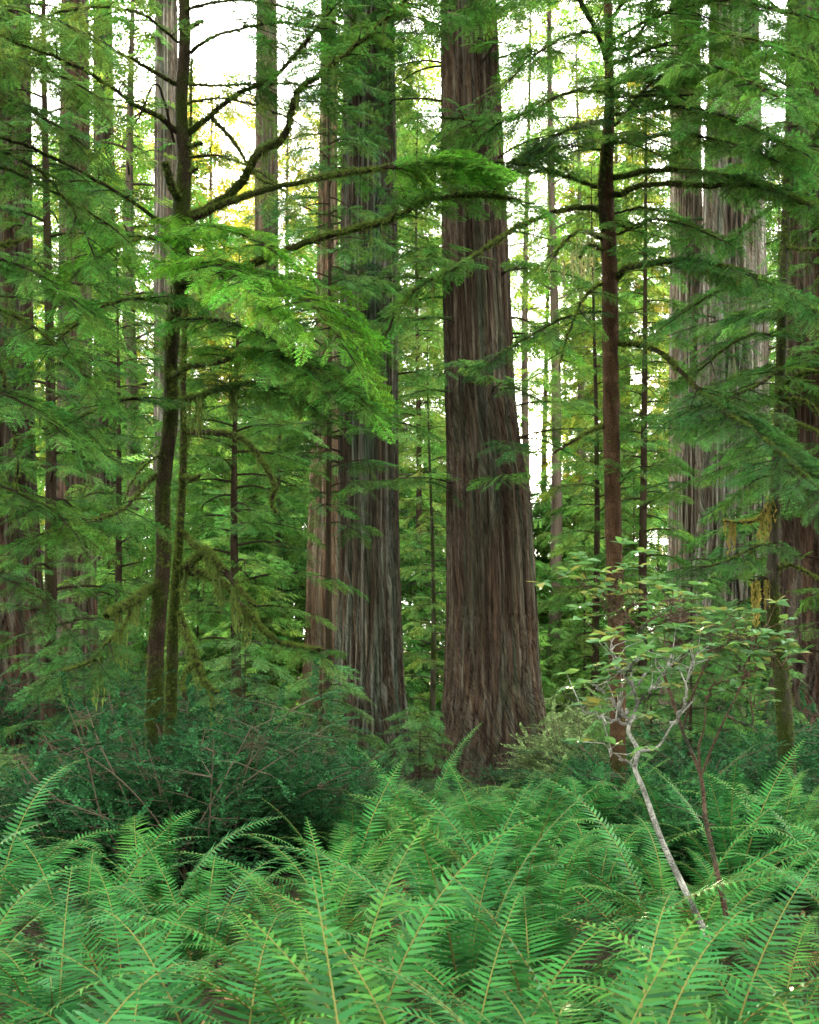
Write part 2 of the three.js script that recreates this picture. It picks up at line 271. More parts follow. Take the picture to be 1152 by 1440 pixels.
// lower bright boughs
for (const [p, w, lf] of [
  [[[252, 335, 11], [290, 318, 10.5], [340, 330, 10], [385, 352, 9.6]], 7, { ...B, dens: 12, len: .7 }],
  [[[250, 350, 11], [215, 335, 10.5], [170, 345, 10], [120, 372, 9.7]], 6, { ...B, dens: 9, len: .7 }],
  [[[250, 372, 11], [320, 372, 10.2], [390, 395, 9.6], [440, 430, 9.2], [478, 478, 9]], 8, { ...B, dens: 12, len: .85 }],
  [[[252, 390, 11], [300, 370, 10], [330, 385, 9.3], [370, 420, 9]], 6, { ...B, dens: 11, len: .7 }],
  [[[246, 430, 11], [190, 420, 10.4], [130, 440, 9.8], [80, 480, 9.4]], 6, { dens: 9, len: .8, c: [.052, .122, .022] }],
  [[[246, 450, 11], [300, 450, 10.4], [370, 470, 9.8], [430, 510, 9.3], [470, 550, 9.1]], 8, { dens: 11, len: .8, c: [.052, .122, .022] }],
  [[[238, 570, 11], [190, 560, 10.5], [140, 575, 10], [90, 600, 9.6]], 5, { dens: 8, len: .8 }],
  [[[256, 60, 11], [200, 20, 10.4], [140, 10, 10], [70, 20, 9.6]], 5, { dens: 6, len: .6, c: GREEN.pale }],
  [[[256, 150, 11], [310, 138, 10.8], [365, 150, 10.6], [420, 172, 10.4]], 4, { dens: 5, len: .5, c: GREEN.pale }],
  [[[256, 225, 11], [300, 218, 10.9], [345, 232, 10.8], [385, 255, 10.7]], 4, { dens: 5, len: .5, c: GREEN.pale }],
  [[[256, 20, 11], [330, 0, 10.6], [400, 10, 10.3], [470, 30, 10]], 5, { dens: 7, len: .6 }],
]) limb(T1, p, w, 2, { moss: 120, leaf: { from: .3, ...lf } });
limb(T1, [[238, 529, 11], [271, 515, 10.6], [312, 508, 10.2], [345, 497, 9.9], [400, 500, 9.6], [450, 525, 9.3], [490, 545, 9.1]], 10, 3, { moss: 520, hang: 2, hs: .25, leaf: { ...B, from: .45, len: .8, dens: 12, c: [.056, .13, .022] } });
limb(T1, [[240, 574, 11], [257, 563, 10.7], [288, 555, 10.4], [322, 542, 10.1], [380, 545, 9.8], [430, 565, 9.6]], 9, 3, { moss: 520, hang: 3, hs: .3, leaf: { from: .5, len: .7, dens: 10 } });
limb(T1, [[222, 669, 11], [194, 695, 10.6], [174, 716, 10.3], [146, 728, 10], [115, 737, 9.8], [60, 750, 9.5]], 7, 2, { moss: 200, leaf: { from: .45, len: .7, dens: 8, c: GREEN.std } });
limb(T1, [[226, 640, 11], [205, 654, 10.7], [188, 674, 10.5], [174, 706, 10.3]], 4, 1.5, { moss: 100 });
limb(T1, [[212, 829, 11], [188, 845, 10.6], [163, 858, 10.3], [150, 866, 10.1]], 15, 9, { moss: 600, hang: 6, hs: .25 });
limb(T1, [[186, 848, 10.6], [175, 880, 10.4], [150, 905, 10.2], [128, 930, 10], [90, 945, 9.8]], 5, 2, { free: 1, moss: 400, hang: 5, hs: .3, leaf: { ...D, from: .4, len: .5, dens: 6 } });
limb(T1, [[250, 400, 11], [300, 395, 10.6], [330, 392, 10.3], [345, 400, 10.2]], 8, 3, { moss: 100, lichen: .35 });

// T1b: mossy second stem with arching limbs
const T1b = slender({ seed: 102, name: 'hemlock_tree', label: 'thin moss-covered tree with arching mossy lower limbs, close beside the slender dark hemlock', path: [[238, 1010, 12, 20], [242, 930, 12, 18], [247, 827, 12, 15], [253, 750, 12, 12], [258, 654, 12, 11], [258, 560, 12, 9], [262, 400, 12, 7], [268, 200, 12, 4], [270, 60, 12, 2]], mossy: .22, tufts: 520 });
limb(T1b, [[252, 806, 12], [271, 790, 11.8], [290, 776, 11.6], [304, 790, 11.4], [323, 812, 11.3], [340, 833, 11.2], [358, 852, 11.1]], 14.9, 5.4, { moss: 620, hang: 5, hs: .28 });
limb(T1b, [[258, 750, 12], [274, 768, 11.8], [292, 773, 11.6]], 9.5, 6.8, { moss: 500, hang: 2, hs: .2 });
limb(T1b, [[258, 803, 12], [295, 810, 11.8], [319, 824, 11.6], [337, 848, 11.5], [358, 872, 11.4], [382, 897, 11.3], [405, 907, 11.2], [450, 915, 11]], 10.8, 5.4, { moss: 620, hang: 4, hs: .25, leaf: { from: .75, len: .5, dens: 6 } });
limb(T1b, [[250, 862, 12], [264, 897, 11.7], [278, 931, 11.5], [288, 960, 11.4], [304, 975, 11.3]], 10.8, 6.8, { moss: 520, hang: 4, hs: .22, mossy: 0 });
limb(T1b, [[278, 931, 11.5], [262, 945, 11.4], [256, 960, 11.3], [262, 985, 11.2]], 6.8, 4.1, { free: 1, moss: 400, hang: 3 });
limb(T1b, [[262, 607, 12], [302, 609, 11.7], [333, 614, 11.5], [354, 629, 11.3], [375, 660, 11.1], [387, 688, 11], [382, 706, 11], [388, 722, 11]], 9.5, 4.1, { moss: 360, hang: 2, hs: .2 });
limb(T1b, [[256, 670, 12], [272, 674, 11.8], [280, 670, 11.7]], 8.1, 4.1, { moss: 500 });

// T2: slender brown hemlock beside the sun
const T2 = slender({ seed: 103, name: 'hemlock_tree', label: 'straight slender brown hemlock with sideways mossy branches', path: [[871, 1100, 12, 27], [868, 950, 12, 25], [863, 760, 12, 26], [859, 560, 12, 26], [858, 420, 12, 26], [856, 330, 12, 24], [852, 260, 12, 24], [857, 150, 12, 16], [856, 60, 12, 13], [853, -100, 12, 11], [850, -400, 12, 7], [848, -700, 12, 3]], bark: [.080, .046, .024], mossy: -.22, tufts: 40 });
limb(T2, [[850, 330, 12], [846, 290, 11.8], [846, 250, 11.7], [852, 215, 11.7], [858, 160, 11.8]], 10, 6, { free: 1, moss: 300, bark: DARK });
limb(T2, [[870, 250, 12], [908, 241, 11.7], [960, 240, 11.4], [995, 245, 11.2], [1040, 250, 11], [1090, 262, 10.7]], 8, 3, { moss: 420, hang: 1, hs: .12, leaf: { from: .5, len: .7, dens: 8 } });
limb(T2, [[870, 274, 12], [898, 262, 11.7], [940, 259, 11.4], [995, 262, 11.1], [1051, 260, 10.8], [1085, 267, 10.6], [1120, 280, 10.4], [1160, 302, 10.2]], 8, 4, { moss: 460, hang: 1, hs: .12, leaf: { from: .6, len: .6, dens: 6 } });
limb(T2, [[866, 392, 12], [880, 378, 11.8], [908, 372, 11.5], [946, 368, 11.2], [980, 368, 11], [1030, 378, 10.7], [1090, 400, 10.4], [1150, 440, 10.1]], 10, 3, { moss: 460, hang: 2, hs: .16, leaf: { from: .38, len: 1, dens: 10, c: [.044, .100, .026] } });
limb(T2, [[872, 484, 12], [901, 485, 11.8], [929, 496, 11.6], [946, 511, 11.5], [967, 532, 11.3], [988, 553, 11.1], [1009, 574, 10.9], [1050, 600, 10.6], [1110, 650, 10.2], [1165, 700, 9.9]], 8, 4, { moss: 460, hang: 1, hs: .12, leaf: { from: .55, len: 1, dens: 13, c: [.036, .080, .024] } });
limb(T2, [[847, 267, 12], [821, 257, 11.8], [787, 246, 11.6], [752, 234, 11.4], [700, 228, 11.2]], 6, 2, { moss: 300, leaf: { from: .5, len: .6, dens: 7 } });
limb(T2, [[849, 297, 12], [821, 292, 11.8], [787, 297, 11.6], [752, 309, 11.4], [720, 325, 11.2], [690, 345, 11], [660, 365, 10.9], [625, 385, 10.8], [590, 403, 10.7], [558, 440, 10.6], [540, 478, 10.5]], 8, 3, { moss: 420, hang: 2, hs: .16, leaf: { from: .6, len: .5, dens: 6, c: GREEN.std } });
limb(T2, [[849, 337, 12], [835, 330, 11.8], [815, 326, 11.6], [797, 338, 11.5], [780, 360, 11.4]], 7, 3, { moss: 300, lichen: .35, leaf: { from: .5, len: .5, dens: 5 } });
limb(T2, [[848, 352, 12], [832, 345, 11.6], [822, 352, 11.5], [815, 362, 11.5]], 5, 3, { moss: 200 });
limb(T2, [[848, 600, 12], [828, 608, 11.8], [804, 622, 11.6], [780, 636, 11.5]], 6, 3, { moss: 420, hang: 1 });
limb(T2, [[849, 400, 12], [823, 417, 11.7], [811, 441, 11.5], [794, 486, 11.4], [788, 512, 11.3]], 5, 2, { moss: 200, leaf: { from: .3, len: .4, dens: 6 } });
limb(T2, [[868, 174, 12], [887, 149, 11.7], [912, 121, 11.4], [932, 104, 11.2]], 5, 2, { moss: 160, leaf: { from: .4, len: .6 } });
limb(T2, [[862, 138, 12], [891, 135, 11.6], [960, 134, 11.2], [1045, 134, 10.8], [1100, 130, 10.5]], 4, 2, { moss: 200, leaf: { from: .45, len: .6, dens: 6 } });
limb(T2, [[857, 96, 12], [839, 45, 11.8], [814, 0, 11.6], [790, -50, 11.5]], 8, 5, { moss: 150, leaf: { from: .5, len: .5 } });
limb(T2, [[862, 72, 12], [887, 62, 11.8], [905, 38, 11.7], [918, 0, 11.6]], 6, 3, { moss: 150 });
limb(T2, [[866, 690, 12], [890, 660, 11.8], [930, 650, 11.6]], 2.5, 1, { leaf: { from: .2, len: .4 } });
for (const [p, w, lf] of [ // fine overhanging canopy
  [[[860, 60, 12], [930, 20, 11.4], [1020, 0, 10.8], [1120, 20, 10.2]], 6, { dens: 12, len: 1.0, c: [.054, .118, .022] }],
  [[[860, 90, 12], [940, 60, 11.2], [1030, 50, 10.4], [1150, 90, 9.6]], 6, { dens: 12, len: 1.0, c: [.058, .125, .022] }],
  [[[860, 120, 12], [930, 95, 11], [1010, 95, 10], [1100, 140, 9.2]], 6, { dens: 12, len: .9, c: [.050, .110, .022] }],
  [[[862, 160, 12], [940, 150, 11.2], [1020, 165, 10.4], [1120, 210, 9.8]], 6, { dens: 11, len: .9 }],
  [[[862, 200, 12], [930, 190, 11.4], [1000, 195, 10.8], [1080, 220, 10.2]], 5, { dens: 9, len: .8 }],
  [[[858, 30, 12], [920, -40, 11.2], [1010, -60, 10.6], [1120, -50, 10]], 6, { dens: 11, len: 1.0 }],
  [[[852, 40, 12], [800, 50, 11.6], [750, 80, 11.2], [710, 120, 11]], 5, { dens: 9, len: .7 }],
  [[[850, 130, 12], [800, 130, 11.6], [750, 155, 11.3], [690, 170, 11], [620, 165, 10.8]], 6, { dens: 11, len: .8 }],
  [[[850, 170, 12], [810, 180, 11.7], [770, 195, 11.5], [725, 225, 11.3]], 6, { dens: 11, len: .6, c: [.038, .070, .026] }],
  [[[850, 210, 12], [800, 205, 11.7], [760, 210, 11.5]], 5, { dens: 12, len: .5, c: [.038, .070, .026] }],
  [[[858, -10, 12], [780, -30, 11.4], [700, -10, 11], [620, 30, 10.6]], 5, { dens: 8, len: .8 }],
  [[[850, 440, 12], [800, 445, 11.7], [750, 470, 11.4], [700, 500, 11.2]], 4, { dens: 7, len: .6, c: GREEN.dark }],
  [[[868, 330, 12], [910, 310, 11.6], [960, 315, 11.2], [1010, 335, 10.9]], 4, { dens: 8, len: .6 }],
  [[[868, 300, 12], [900, 292, 11.8], [925, 296, 11.6]], 5, { dens: 3, len: .3 }],
  [[[868, 315, 12], [890, 322, 11.8], [905, 316, 11.7]], 5, { dens: 3, len: .3 }],
]) limb(T2, p, w, 2, { moss: 90, leaf: { from: .3, ...lf } });

// T3: mossy slender tree before the dark redwood
const T3 = slender({ seed: 104, name: 'hemlock_tree', label: 'leaning moss-green slender tree in front of the dark reddish redwood', path: [[1112, 1050, 13, 26], [1100, 960, 13, 25], [1088, 870, 13, 22], [1089, 740, 13, 18], [1096, 560, 13, 15], [1102, 400, 13, 14], [1107, 250, 13, 12], [1111, 120, 13, 10], [1115, -50, 13, 8], [1120, -400, 13, 3]], mossy: .08, tufts: 300, bark: GREY });
for (const [p, w, o] of [
  [[[1100, 542, 13], [1125, 528, 12.8], [1150, 523, 12.6], [1190, 525, 12.4]], 7, { moss: 500 }],
  [[[1098, 562, 13], [1122, 562, 12.8], [1142, 570, 12.7], [1150, 585, 12.7]], 6, { moss: 400 }],
  [[[1096, 598, 13], [1125, 598, 12.8], [1155, 612, 12.6], [1190, 640, 12.4]], 6, { moss: 450 }],
  [[[1108, 180, 13], [1130, 176, 12.8], [1160, 170, 12.6]], 5, { moss: 200 }],
  [[[1108, 212, 13], [1135, 216, 12.8], [1165, 214, 12.6]], 4, { moss: 200 }],
  [[[1105, 280, 13], [1080, 295, 12.7], [1050, 320, 12.5], [1030, 340, 12.4]], 6, { moss: 450, leaf: { from: .5, len: .5 } }],
  [[[1105, 300, 13], [1130, 290, 12.8], [1165, 285, 12.6]], 6, { moss: 450 }],
  [[[1103, 345, 13], [1130, 352, 12.8], [1165, 350, 12.6]], 6, { moss: 450 }],
  [[[1090, 800, 13], [1112, 795, 12.8], [1135, 806, 12.6], [1152, 815, 12.5]], 6, { moss: 450 }],
  [[[1088, 690, 13], [1070, 728, 12.8], [1040, 735, 12.6], [1015, 733, 12.5]], 7, { moss: 250, hang: 4, hs: .3, mc: [.15, .125, .02] }],  // golden moss: low sunlight put into the tint
  [[[1088, 830, 13], [1074, 812, 12.9], [1062, 820, 12.8]], 6, { moss: 300, hang: 12, hs: .34, mc: [.15, .125, .02] }],  // hanging moss tinted with the same sunlit gold
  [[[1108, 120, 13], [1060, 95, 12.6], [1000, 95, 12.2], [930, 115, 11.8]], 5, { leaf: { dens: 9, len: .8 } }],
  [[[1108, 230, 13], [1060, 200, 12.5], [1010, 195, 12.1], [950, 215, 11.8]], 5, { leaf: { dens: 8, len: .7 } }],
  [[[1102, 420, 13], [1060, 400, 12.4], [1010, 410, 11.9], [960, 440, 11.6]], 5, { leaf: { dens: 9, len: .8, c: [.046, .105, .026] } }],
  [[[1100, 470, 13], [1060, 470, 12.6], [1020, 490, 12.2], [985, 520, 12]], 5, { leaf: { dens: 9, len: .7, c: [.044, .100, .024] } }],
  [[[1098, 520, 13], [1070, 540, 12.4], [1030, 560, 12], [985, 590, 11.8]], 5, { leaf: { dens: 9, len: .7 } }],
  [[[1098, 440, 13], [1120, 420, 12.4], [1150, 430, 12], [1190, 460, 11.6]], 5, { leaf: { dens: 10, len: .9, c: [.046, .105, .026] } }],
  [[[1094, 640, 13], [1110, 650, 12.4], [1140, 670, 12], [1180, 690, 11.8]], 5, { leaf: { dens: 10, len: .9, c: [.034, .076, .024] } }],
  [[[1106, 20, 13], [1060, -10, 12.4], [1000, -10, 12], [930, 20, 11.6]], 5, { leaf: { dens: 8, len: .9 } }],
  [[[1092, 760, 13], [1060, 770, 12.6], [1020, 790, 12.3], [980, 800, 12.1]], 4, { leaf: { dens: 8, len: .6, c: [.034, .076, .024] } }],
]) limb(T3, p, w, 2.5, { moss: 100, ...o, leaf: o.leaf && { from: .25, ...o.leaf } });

// T0: tree just outside the frame whose boughs reach in
const T0 = slender({ seed: 105, name: 'hemlock_tree', label: 'hemlock reaching thin dark boughs in from beside the furrowed dark redwood', path: [[-210, 1180, 10, 30], [-205, 900, 10, 28], [-200, 500, 10, 24], [-200, 100, 10, 18], [-195, -300, 10, 10], [-190, -700, 10, 3]], tufts: 60 });
for (const [p, w, o] of [
  [[[-200, 130, 10], [-90, 175, 9.8], [0, 212, 9.6], [55, 240, 9.4], [95, 285, 9.3], [127, 342, 9.2]], 8, { moss: 80, leaf: { from: .3, dens: 4, len: .5 } }],
  [[[-200, 260, 10], [-80, 235, 9.8], [0, 236, 9.6], [60, 262, 9.4], [110, 290, 9.3], [160, 320, 9.2]], 6, { moss: 60, leaf: { from: .3, dens: 4, len: .5 } }],
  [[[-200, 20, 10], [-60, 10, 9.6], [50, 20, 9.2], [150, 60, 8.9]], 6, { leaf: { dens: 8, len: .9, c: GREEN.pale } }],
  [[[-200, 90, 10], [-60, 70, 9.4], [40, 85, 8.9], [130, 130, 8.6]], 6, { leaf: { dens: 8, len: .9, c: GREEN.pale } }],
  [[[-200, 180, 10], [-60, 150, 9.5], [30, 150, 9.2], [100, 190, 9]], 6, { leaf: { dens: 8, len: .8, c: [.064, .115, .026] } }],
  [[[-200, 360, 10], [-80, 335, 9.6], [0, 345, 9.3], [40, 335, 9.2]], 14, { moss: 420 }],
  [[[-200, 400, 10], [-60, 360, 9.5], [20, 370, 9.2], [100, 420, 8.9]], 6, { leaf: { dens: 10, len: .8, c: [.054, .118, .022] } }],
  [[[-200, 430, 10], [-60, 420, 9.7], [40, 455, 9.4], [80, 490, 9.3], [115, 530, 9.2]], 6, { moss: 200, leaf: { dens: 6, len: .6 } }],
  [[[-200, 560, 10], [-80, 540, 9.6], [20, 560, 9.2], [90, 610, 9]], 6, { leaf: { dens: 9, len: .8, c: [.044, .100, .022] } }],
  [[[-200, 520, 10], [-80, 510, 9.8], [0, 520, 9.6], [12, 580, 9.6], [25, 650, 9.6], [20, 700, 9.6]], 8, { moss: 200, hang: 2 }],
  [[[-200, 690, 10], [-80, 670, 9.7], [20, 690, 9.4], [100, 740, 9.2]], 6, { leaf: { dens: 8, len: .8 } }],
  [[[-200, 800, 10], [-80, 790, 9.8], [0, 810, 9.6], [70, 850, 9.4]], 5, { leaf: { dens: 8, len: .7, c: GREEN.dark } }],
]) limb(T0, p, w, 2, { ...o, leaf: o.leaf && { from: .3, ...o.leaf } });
function highCrown(T, axis, y0, y1, reach, n, s, r) { // the tree's upper crown: boughs all round the stem, drawn with coarse sprays
  const list = [], BG = new Geo(); let az = r() * TAU;
  for (let i = 0; i < n; i++) {
    const u = (i + r()) / n, y = lerp(y0, y1, u); az += 2.4 + rr(-.4, .4, r);
    const p = axis(y), L = reach * (1 - .65 * u) * rr(.6, 1.1, r), dir = new V3(Math.cos(az), rr(.1, .35, r), Math.sin(az)), W = [p]; for (let q = 1; q <= 4; q++) { W.push(W[q - 1].clone().addScaledVector(dir, L / 4)); dir.y -= .15; dir.x += rr(-.12, .12, r); dir.z += rr(-.12, .12, r); }
    const bp = smoothPts(W, 8); tube(BG, bp, (q) => .012 * reach * (1 - .85 * q) + .004, 4, DARK);
    leafy(null, list, bp, { ...LEAFY, from: .2, len: reach * .42, dens: 5 / s, s, gap: .22, c: GREEN.std }, r);
  }
  part('branchwork', BG.build(true), M.wood, T.t, 'stuff'); crown(list, 2, T.t);
}
for (const T of [T1, T1b, T2, T3, T0]) crown(T.sprays, 0, T.t);
for (const [T, y1] of [[T1, 14.5], [T2, 15.5], [T3, 14.5], [T0, 13]]) highCrown(T, (y) => { let b = T.pts[0]; for (const p of T.pts) if (Math.abs(p.y - y) < Math.abs(b.y - y)) b = p; return b.clone(); }, (EYE + (HOR + 330) / F * -T.base.z) - T.base.y, y1, 2.4, 26, 1.9, rng(T.seed + 5));

// ------------------------------------------------------------------ old redwoods
function redwood(o) { // rows: [py, xl, xr] at distance d, from the base up
  const { d, rows } = o, seg = o.seg ?? 320, G = new Geo(), pal = o.pal, cy = rows.map((q) => P(0, q[0], d).y);
  const base = P((rows[0][1] + rows[0][2]) / 2, rows[0][0], d); base.y = groundY(base.x, -d);
  const t = thing('redwood_tree', o.label, 'tree', base), at = (y) => { let i = 0; while (i < cy.length - 2 && cy[i + 1] < y) i++; const f = clamp((y - cy[i]) / (cy[i + 1] - cy[i]), y < cy[0] ? -.6 : 0, 1), L = lerp(rows[i][1], rows[i + 1][1], f), Rr = lerp(rows[i][2], rows[i + 1][2], f); return [((L + Rr) / 2 - 576) / F * d, (Rr - L) / 2 / F * d]; };
  const topY = P(0, rows[rows.length - 1][0], d).y, n = o.n ?? 150, ys = []; for (let j = 0; j <= n; j++) ys.push(lerp(base.y - .4, topY, Math.pow(j / n, 1.05)));
  ys.push(topY + 6, topY + 14, topY + 24);
  const s = o.seed * 13.7, fq = o.fq ?? 8.5, dep = o.dep ?? .075;
  for (const y of ys) {
    const [cx, r0] = at(Math.min(y, topY)), tap = y > topY ? 1 - (y - topY) / 34 : 1, r = r0 * tap;
    for (let k = 0; k <= seg; k++) {
      const a = -Math.PI / 2 + k / seg * TAU, ca = Math.cos(a), sa = Math.sin(a), X = ca * r0, Z = sa * r0;
      const w = .05 * N3(X * 1.1 + s, y * .3, Z * 1.1) + .014 * N3(X * 3 + s, y * 1.1, Z * 3), n1 = N3((X + w) * fq + s, y * .13, (Z + w) * fq + s), n2 = N3((X + w) * fq * 2.3 - s, y * .26, (Z + w) * fq * 2.3), n3 = N3(X * fq * 5, y * 1.2 + s, Z * fq * 5), lo = N3(X * 1.6 + s, y * .06, Z * 1.6);
      const foot = Math.exp(-Math.max(0, y - base.y) * .9), cr = (n) => smooth(Math.abs(n), 0, .16), R = r * (1 + foot * .16 * N3(ca * 2.2 + s, y * .15, sa * 2.2)) + dep * (cr(n1) * .95 - .95 + .42 * cr(n2) + .9 * lo + .22 * n3);
      const p1 = clamp(N3(X * 8 + s * 2, y * .10, Z * 8) * 1.7 + .5, 0, 1), p2 = clamp(N3(X * 15 - s, y * .14, Z * 15) * 2.2 + (o.lich ?? 0), 0, 1), g = clamp(fbm(X * 4 + s, y * .2, Z * 4 + 9, 3) * 2.4 + (o.alg ?? -.1), 0, 1);
      let c = mixc(pal[0], pal[1], p1); c = mixc(c, pal[2], p2); c = mixc(c, pal[3], g * .8);
      const kk = .8 + .5 * (N3(X * 14, y * 1.1, Z * 14) + .4); G.v(cx - base.x + ca * R, y - base.y, sa * R, [c[0] * kk, c[1] * kk, c[2] * kk], (a + Math.PI / 2) * r0, y);
    }
  }
  const q = seg + 1; for (let j = 0; j < ys.length - 1; j++) for (let k = 0; k < seg; k++) { const a = j * q + k; G.t(a, a + q, a + 1); G.t(a + 1, a + q, a + q + 1); }
  const trunk = part('trunk', G.build(true), M.redwood, t); t.userData.trunk = 0; delete t.userData.trunk;
  return { t, base, trunk, at, sprays: [], r: rng(o.seed * 7 + 1), d, seed: o.seed };
}
const PB = { // brown, red-brown, pale weathered, algae green
  brown: [[.034, .024, .016], [.058, .038, .024], [.090, .076, .053], [.044, .056, .032]],
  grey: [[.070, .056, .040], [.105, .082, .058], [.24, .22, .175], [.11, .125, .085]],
  tan: [[.13, .096, .062], [.18, .135, .09], [.29, .26, .205], [.15, .155, .11]],
  dark: [[.040, .027, .018], [.068, .038, .025], [.095, .080, .058], [.042, .052, .028]],
};
const RW = [];
RW.push(redwood({ seed: 1, d: 28, label: 'furrowed redwood trunk with grey-green streaks, its foot flaring beside the bigger trunk', rows: [[1110, 462, 590], [1040, 468, 575], [960, 472, 566], [860, 476, 562], [740, 478, 558], [560, 479, 556], [400, 479, 555], [200, 483, 553], [0, 486, 549], [-120, 487, 547]], pal: [[.040, .030, .020], [.064, .047, .031], [.15, .145, .11], [.070, .098, .064]], alg: .1, lich: -.1, dep: .10 }));
RW.push(redwood({ seed: 2, d: 27, label: 'massive brown redwood trunk with a wide dark foot, low sun at its edge', rows: [[1080, 612, 780], [1030, 622, 768], [960, 628, 758], [860, 631, 752], [760, 631, 748], [690, 631, 742], [640, 631, 732], [560, 629, 722], [440, 627, 717], [250, 625, 708], [80, 624, 699], [-120, 624, 690]], pal: PB.brown, alg: .0, dep: .09 }));
RW.push(redwood({ seed: 3, d: 40, label: 'pale tan redwood trunk standing tight against a deeply fluted one', rows: [[980, 928, 1000], [900, 938, 992], [760, 941, 990], [500, 942, 988], [250, 944, 986], [0, 946, 984], [-120, 947, 983]], pal: PB.tan, alg: -.25, lich: .1, dep: .08, seg: 240 }));
RW.push(redwood({ seed: 4, d: 38.5, label: 'deeply fluted grey redwood trunk tight against a pale tan one', rows: [[980, 968, 1092], [900, 980, 1084], [760, 986, 1078], [500, 988, 1076], [250, 996, 1070], [100, 1002, 1066], [-120, 1008, 1060]], pal: PB.grey, alg: -.05, lich: .12, dep: .20, fq: 3.6, seg: 300 }));
RW.push(redwood({ seed: 5, d: 24, label: 'dark reddish redwood trunk behind the leaning moss-green tree', rows: [[1010, 1080, 1290], [920, 1094, 1272], [760, 1102, 1262], [500, 1106, 1256], [250, 1110, 1250], [0, 1114, 1245], [-150, 1116, 1242]], pal: PB.dark, alg: -.1, dep: .09 }));
RW.push(redwood({ seed: 6, d: 24, label: 'furrowed dark redwood trunk on the fern bank, mossy boughs in front', rows: [[1000, -110, 90], [930, -96, 72], [820, -90, 56], [650, -86, 46], [400, -82, 42], [200, -80, 40], [0, -76, 38], [-150, -74, 37]], pal: PB.dark, alg: -.1, dep: .08 }));
RW.push(redwood({ seed: 7, d: 36, label: 'narrow reddish brown redwood trunk half hidden behind the grey-streaked one', rows: [[1000, 424, 486], [900, 430, 480], [700, 437, 476], [480, 445, 474], [200, 450, 472], [-100, 453, 470]], pal: [[.095, .058, .034], [.14, .082, .048], [.19, .15, .10], [.09, .085, .05]], alg: -.25, seg: 120, n: 100 }));
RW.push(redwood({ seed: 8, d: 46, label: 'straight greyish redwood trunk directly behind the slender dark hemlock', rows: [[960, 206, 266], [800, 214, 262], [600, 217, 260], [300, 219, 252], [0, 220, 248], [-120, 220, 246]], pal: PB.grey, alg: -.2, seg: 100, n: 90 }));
RW.push(redwood({ seed: 9, d: 50, label: 'brown redwood trunk between the slender hemlock and the dark redwood on the bank', rows: [[960, 118, 182], [800, 128, 172], [500, 132, 164], [200, 133, 158], [-120, 134, 154]], pal: PB.brown, alg: -.05, seg: 100, n: 90 }));
RW.push(redwood({ seed: 10, d: 34, label: 'dark redwood trunk close behind the one on the fern bank', rows: [[960, 66, 142], [860, 76, 136], [650, 82, 130], [300, 86, 126], [-120, 90, 120]], pal: PB.dark, alg: -.1, seg: 100, n: 90 }));
RW.push(redwood({ seed: 11, d: 62, label: 'brown redwood trunk far behind the hanging mossy limb', rows: [[960, 346, 410], [820, 354, 400], [500, 358, 394], [200, 360, 390], [-120, 362, 386]], pal: PB.brown, alg: .0, seg: 80, n: 70 }));

const trunkAlong = (T, y0, y1) => { T.pts = []; for (let y = y0; y <= y1; y += .15) { const [cx] = T.at(y); T.pts.push(new V3(cx - T.base.x, y - T.base.y, 0)); } };
// sprigs of foliage growing straight from redwood trunks
for (const T of RW.slice(0, 7)) {
  trunkAlong(T, T.base.y, P(0, -100, T.d).y);
  const lod = T.d < 30 ? 0 : 1, n = [46, 44, 14, 30, 40, 34, 12][RW.indexOf(T)];
  for (let i = 0; i < n; i++) {
    const y = P(0, rr(-80, 700, T.r), T.d).y, [cx, rad] = T.at(y), a = rr(-.3, Math.PI + .3, T.r), p0 = new V3(cx - T.base.x + Math.cos(a) * rad * .85, y - T.base.y, Math.sin(a) * rad * .85), L = rr(.8, 2.4, T.r), dir = new V3(Math.cos(a), rr(-.1, .3, T.r), Math.sin(a));
    const W = [p0]; for (let k = 1; k <= 3; k++) { W.push(W[k - 1].clone().addScaledVector(dir, L / 3)); dir.y -= .22; dir.x += rr(-.3, .3, T.r); }
    const pts = smoothPts(W, 8), G = new Geo(); tube(G, pts, (u) => .028 - .02 * u, 6, [.05, .038, .026]);
    leafy(G, T.sprays, pts, { ...LEAFY, from: .2, len: .9, dens: 5, s: 1.1, c: pick([GREEN.std, GREEN.dark, [.050, .108, .024]], T.r) }, T.r);
    part('branch', G.build(true), M.wood, T.t);
  }
  crown(T.sprays, lod, T.t);
  { const yt = P(0, -110, T.d).y, i = RW.indexOf(T); if (i < 6) highCrown(T, (y) => new V3(T.at(yt)[0] - T.base.x, y, 0), yt + 1 - T.base.y, yt + 20 - T.base.y, 5.5, 34, 3.6, rng(900 + i)); }
}

